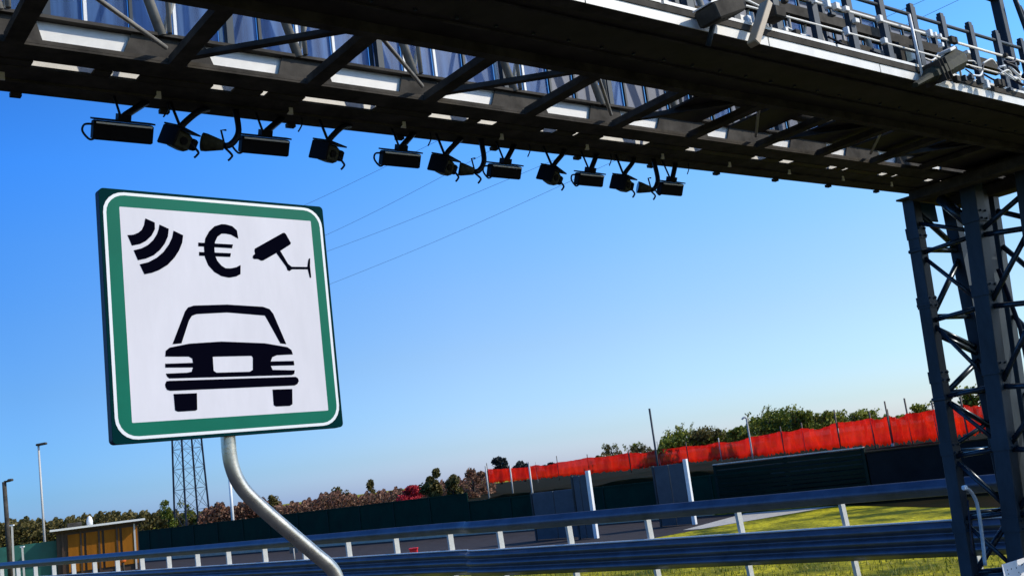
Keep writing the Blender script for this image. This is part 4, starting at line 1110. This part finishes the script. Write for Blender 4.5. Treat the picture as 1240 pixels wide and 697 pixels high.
def tree(px, ytop, ybase, wpx, dist, m_, label, n=500, group=None, ncl=7, spiky=0.0, name='tree', cat='tree', leaf=None, shoots=0):
    base = range_at(px, ybase, dist); top = range_at(px, ytop, dist)
    g0 = base.z
    base = Vector((base.x, base.y, min(g0, 2.2)))
    h = top.z - g0; rx = wpx / 2 / FOC * dist
    t = empty(name, base, label, cat, group)
    rnd = random.Random(int(px * 7 + ytop))
    b = MB(); cen = Vector((base.x, base.y, g0 + h * .56))
    clump_mesh(b, cen, rx, h * .52, int(n * 2.4), (leaf or max(.12, dist * .0016)) * .62, rnd, int(ncl * 1.8), spiky=spiky)
    b.build('crown', m_, t)
    b = MB(); b.tube([base - GZ * .6, base.lerp(cen, .5), cen + GZ * h * .1], [max(.06, rx * .09), max(.04, rx * .06), .03], 7)
    for k in range(5):
        a = k * 1.26 + rnd.random(); b.tube([base.lerp(cen, .45 + .1 * k), cen + Vector((math.cos(a) * rx * .6, math.sin(a) * rx * .6, h * .1 * (k - 1)))], [max(.03, rx * .04), .015], 5)
    b.build('trunk', M_bark, t)
    if shoots:
        b = MB(); lf = MB()
        for k in range(shoots):
            a = rnd.uniform(0, 6.28); r0 = rnd.uniform(0, rx * .8); p = cen + Vector((math.cos(a) * r0, math.sin(a) * r0, h * .1))
            q = p + Vector((rnd.uniform(-.5, .5), rnd.uniform(-.3, .3), rnd.uniform(.5, 1.05) * h * .62)); m_p = (p + q) / 2 + Vector((rnd.uniform(-.15, .15), 0, .1))
            cv_ = catmull([tuple(p), tuple(m_p), tuple(q)], 4); b.tube(cv_, .018, 5)
            for c in cv_[2:]:
                for _ in range(4):
                    o_ = Vector(c) + Vector((rnd.gauss(0, .07), rnd.gauss(0, .07), rnd.gauss(0, .06)))
                    a_ = Vector((rnd.gauss(0, 1), rnd.gauss(0, 1), rnd.gauss(0, 1))).normalized(); c_ = a_.orthogonal().normalized(); e_ = a_.cross(c_); s_ = rnd.uniform(.05, .11)
                    lf.add([o_ - c_ * s_, o_ + e_ * s_ * .5, o_ + c_ * s_, o_ - e_ * s_ * .5], [(0, 1, 2, 3)])
        b.build('shoots', M_bark, t); lf.build('shoot_leaves', Lf_yel, t)
    return t
Lf_green = leaf_mat('foliage_mid_green', (.035, .055, .008), (.11, .15, .015), (.28, .28, .03))
Lf_yel = leaf_mat('foliage_yellow_green', (.08, .10, .010), (.20, .22, .02), (.34, .33, .04))
Lf_dark = leaf_mat('foliage_dark_slate', (.012, .018, .020), (.025, .034, .034), (.045, .055, .045), .1)
Lf_red = leaf_mat('foliage_autumn_red_haze', (.05, .045, .02), (.20, .08, .05), (.34, .20, .12))  # pinkish haze is mixed into these autumn leaf colours
Lf_crim = leaf_mat('foliage_crimson', (.35, .02, .03), (.50, .03, .05), (.62, .06, .06))
Lf_ol = leaf_mat('foliage_olive', (.05, .045, .012), (.11, .095, .025), (.18, .14, .04))
# bushes above the netting
tree(942, 500, 532, 78, 66, Lf_green, 'large rounded green bush behind the netting, right of the curled pole', 3200, ncl=22, spiky=.25, leaf=.11, shoots=14)
tree(902, 517, 538, 44, 68, Lf_green, 'low dark bush left of the large rounded bush', 900, ncl=7, leaf=.15)
tree(972, 502, 524, 40, 62, Lf_green, 'tall leafy bush right of the large rounded bush', 700, ncl=10, spiky=.6, leaf=.13, shoots=16)
tree(1008, 503, 521, 50, 60, Lf_yel, 'sparse sunlit bush with gaps in the middle of the skyline', 260, ncl=14, spiky=.7, leaf=.13, shoots=24)
tree(1048, 501, 516, 48, 58, Lf_yel, 'thin straggly bush with long shoots left of the dark stake', 180, ncl=14, spiky=.8, leaf=.12, shoots=24)
tree(1116, 494, 508, 32, 52, Lf_yel, 'small spiky bush beside the tower leg', 320, ncl=7, spiky=.5, leaf=.11, shoots=6)
tree(1180, 470, 495, 50, 50, Lf_yel, 'yellow bush seen through the tower lattice', 500, ncl=9, spiky=.3, leaf=.12)
tree(822, 521, 548, 54, 76, Lf_yel, 'yellow green bush just right of the tall thin pole', 1300, ncl=9, spiky=.2, leaf=.15, shoots=5)
tree(860, 521, 544, 52, 74, Lf_ol, 'olive bush behind the netting between the two bushes with yellow shoots', 1100, ncl=9, spiky=.3, leaf=.15, shoots=5)
tree(742, 540, 555, 24, 88, Lf_ol, 'small tuft of weeds on the bank skyline, left one', 150, ncl=5, spiky=.8, leaf=.12, shoots=6)
tree(772, 540, 553, 34, 86, Lf_ol, 'wider tuft of weeds left of the tall thin pole', 260, ncl=7, spiky=.7, leaf=.12, shoots=8)
# dark shrubs in the middle
tree(607, 551, 580, 34, 135, Lf_dark, 'dark slate round tree at the left end of the netting', 1500, ncl=7, leaf=.3)
tree(636, 556, 577, 36, 135, Lf_dark, 'dark flat topped tree right of the dark round one', 1100, ncl=7, leaf=.3)
tree(668, 559, 573, 26, 135, Lf_dark, 'low dark shrub sinking behind the netting', 500, ncl=6, leaf=.25)
tree(527, 569, 612, 36, 120, Lf_ol, 'rounded olive tree right of the crimson shrubs', 1500, ncl=8, leaf=.25)
tree(551, 574, 610, 34, 118, Lf_ol, 'low olive tree left of the slate coloured trees', 900, ncl=7, leaf=.25)
tree(576, 568, 606, 40, 125, Lf_red, 'brown red tree just left of the orange netting', 900, ncl=7, leaf=.25)
tree(453, 578, 605, 18, 150, Lf_ol, 'small round olive tree standing above the red hedge', 500, ncl=5, leaf=.25)
tree(415, 589, 616, 22, 150, Lf_ol, 'dark olive tree in the red hedge', 500, ncl=5, leaf=.25)
tree(331, 595, 622, 22, 150, Lf_ol, 'olive tree peeping out right of the bent sign post', 600, ncl=5, leaf=.25)
tree(497, 585, 610, 40, 130, Lf_crim, 'bright crimson shrub left of the rounded olive tree', 900, ncl=7, leaf=.25)
tree(205, 603, 640, 26, 150, Lf_green, 'grey green tree beside the left legs of the pylon', 500, ncl=6, leaf=.22)
tree(228, 606, 640, 26, 170, Lf_green, 'pale green tree seen between the pylon legs', 350, ncl=6, leaf=.22)
tree(120, 618, 640, 16, 220, Lf_ol, 'small olive tree over the hut roof, left one of three', 300, ncl=5, leaf=.32)
tree(131, 618, 640, 14, 222, Lf_ol, 'small olive tree over the hut roof, middle one of three', 260, ncl=5, leaf=.32)
tree(173, 616, 640, 16, 220, Lf_ol, 'small olive tree between the hut and the pylon', 300, ncl=5, leaf=.32)
# woods that read as one mass
def wood(px0, px1, prof, ybot, dist, m_, name, n, leaf):
    b = MB(); rnd = random.Random(int(px0 + n))
    for k in range(n):
        px = rnd.uniform(px0, px1)
        # profile interpolation
        for i in range(len(prof) - 1):
            if prof[i][0] <= px <= prof[i + 1][0]:
                f_ = (px - prof[i][0]) / (prof[i + 1][0] - prof[i][0]); yt = prof[i][1] * (1 - f_) + prof[i + 1][1] * f_; break
        yt += 2.2 * math.sin(px * .35) + 1.4 * math.sin(px * .9 + 1)
        yb = ybot(px); y = yb + (yt - yb) * rnd.random() ** .7
        dd = dist + rnd.uniform(-9, 9)
        p = range_at(px, y, dd)
        a = Vector((rnd.gauss(0, 1), rnd.gauss(0, 1), rnd.gauss(0, 1))).normalized(); c_ = a.orthogonal().normalized(); e_ = a.cross(c_)
        s_ = leaf * rnd.uniform(.6, 1.5)
        b.add([p - c_ * s_, p + e_ * s_ * .7, p + c_ * s_, p - e_ * s_ * .7], [(0, 1, 2, 3)])
    b.build(name, m_, kind='stuff', label=None)
wood(320, 600, [(320, 616), (350, 610), (380, 604), (400, 594), (430, 600), (460, 595), (480, 592), (520, 588), (560, 578), (600, 571)], lambda x: 628 - (x - 320) * .085, 150, Lf_red, 'red_hedge', 26000, .15)
wood(240, 345, [(240, 626), (255, 612), (270, 609), (283, 617), (290, 607), (310, 603), (345, 611)], lambda x: 636 - (x - 240) * .10, 165, Lf_red, 'brown_wood', 12000, .20)
wood(-40, 255, [(-40, 640), (0, 632), (30, 628), (60, 630), (100, 624), (150, 620), (190, 620), (255, 620)], lambda x: 664 - x * .12, 240, Lf_ol, 'distant_wood', 16000, .32)

wood(795, 1145, [(795, 545), (800, 535), (815, 526), (845, 530), (890, 521), (912, 508), (935, 499), (965, 501), (990, 507), (1040, 506), (1090, 505), (1145, 499)], lambda x: 549 - (x - 795) * .145, 82, Lf_green, 'bank_scrub', 26000, .10)
wood(720, 800, [(720, 551), (740, 548), (760, 549), (780, 545), (800, 542)], lambda x: 561 - (x - 720) * .14, 92, Lf_ol, 'weed_scrub', 1500, .09)
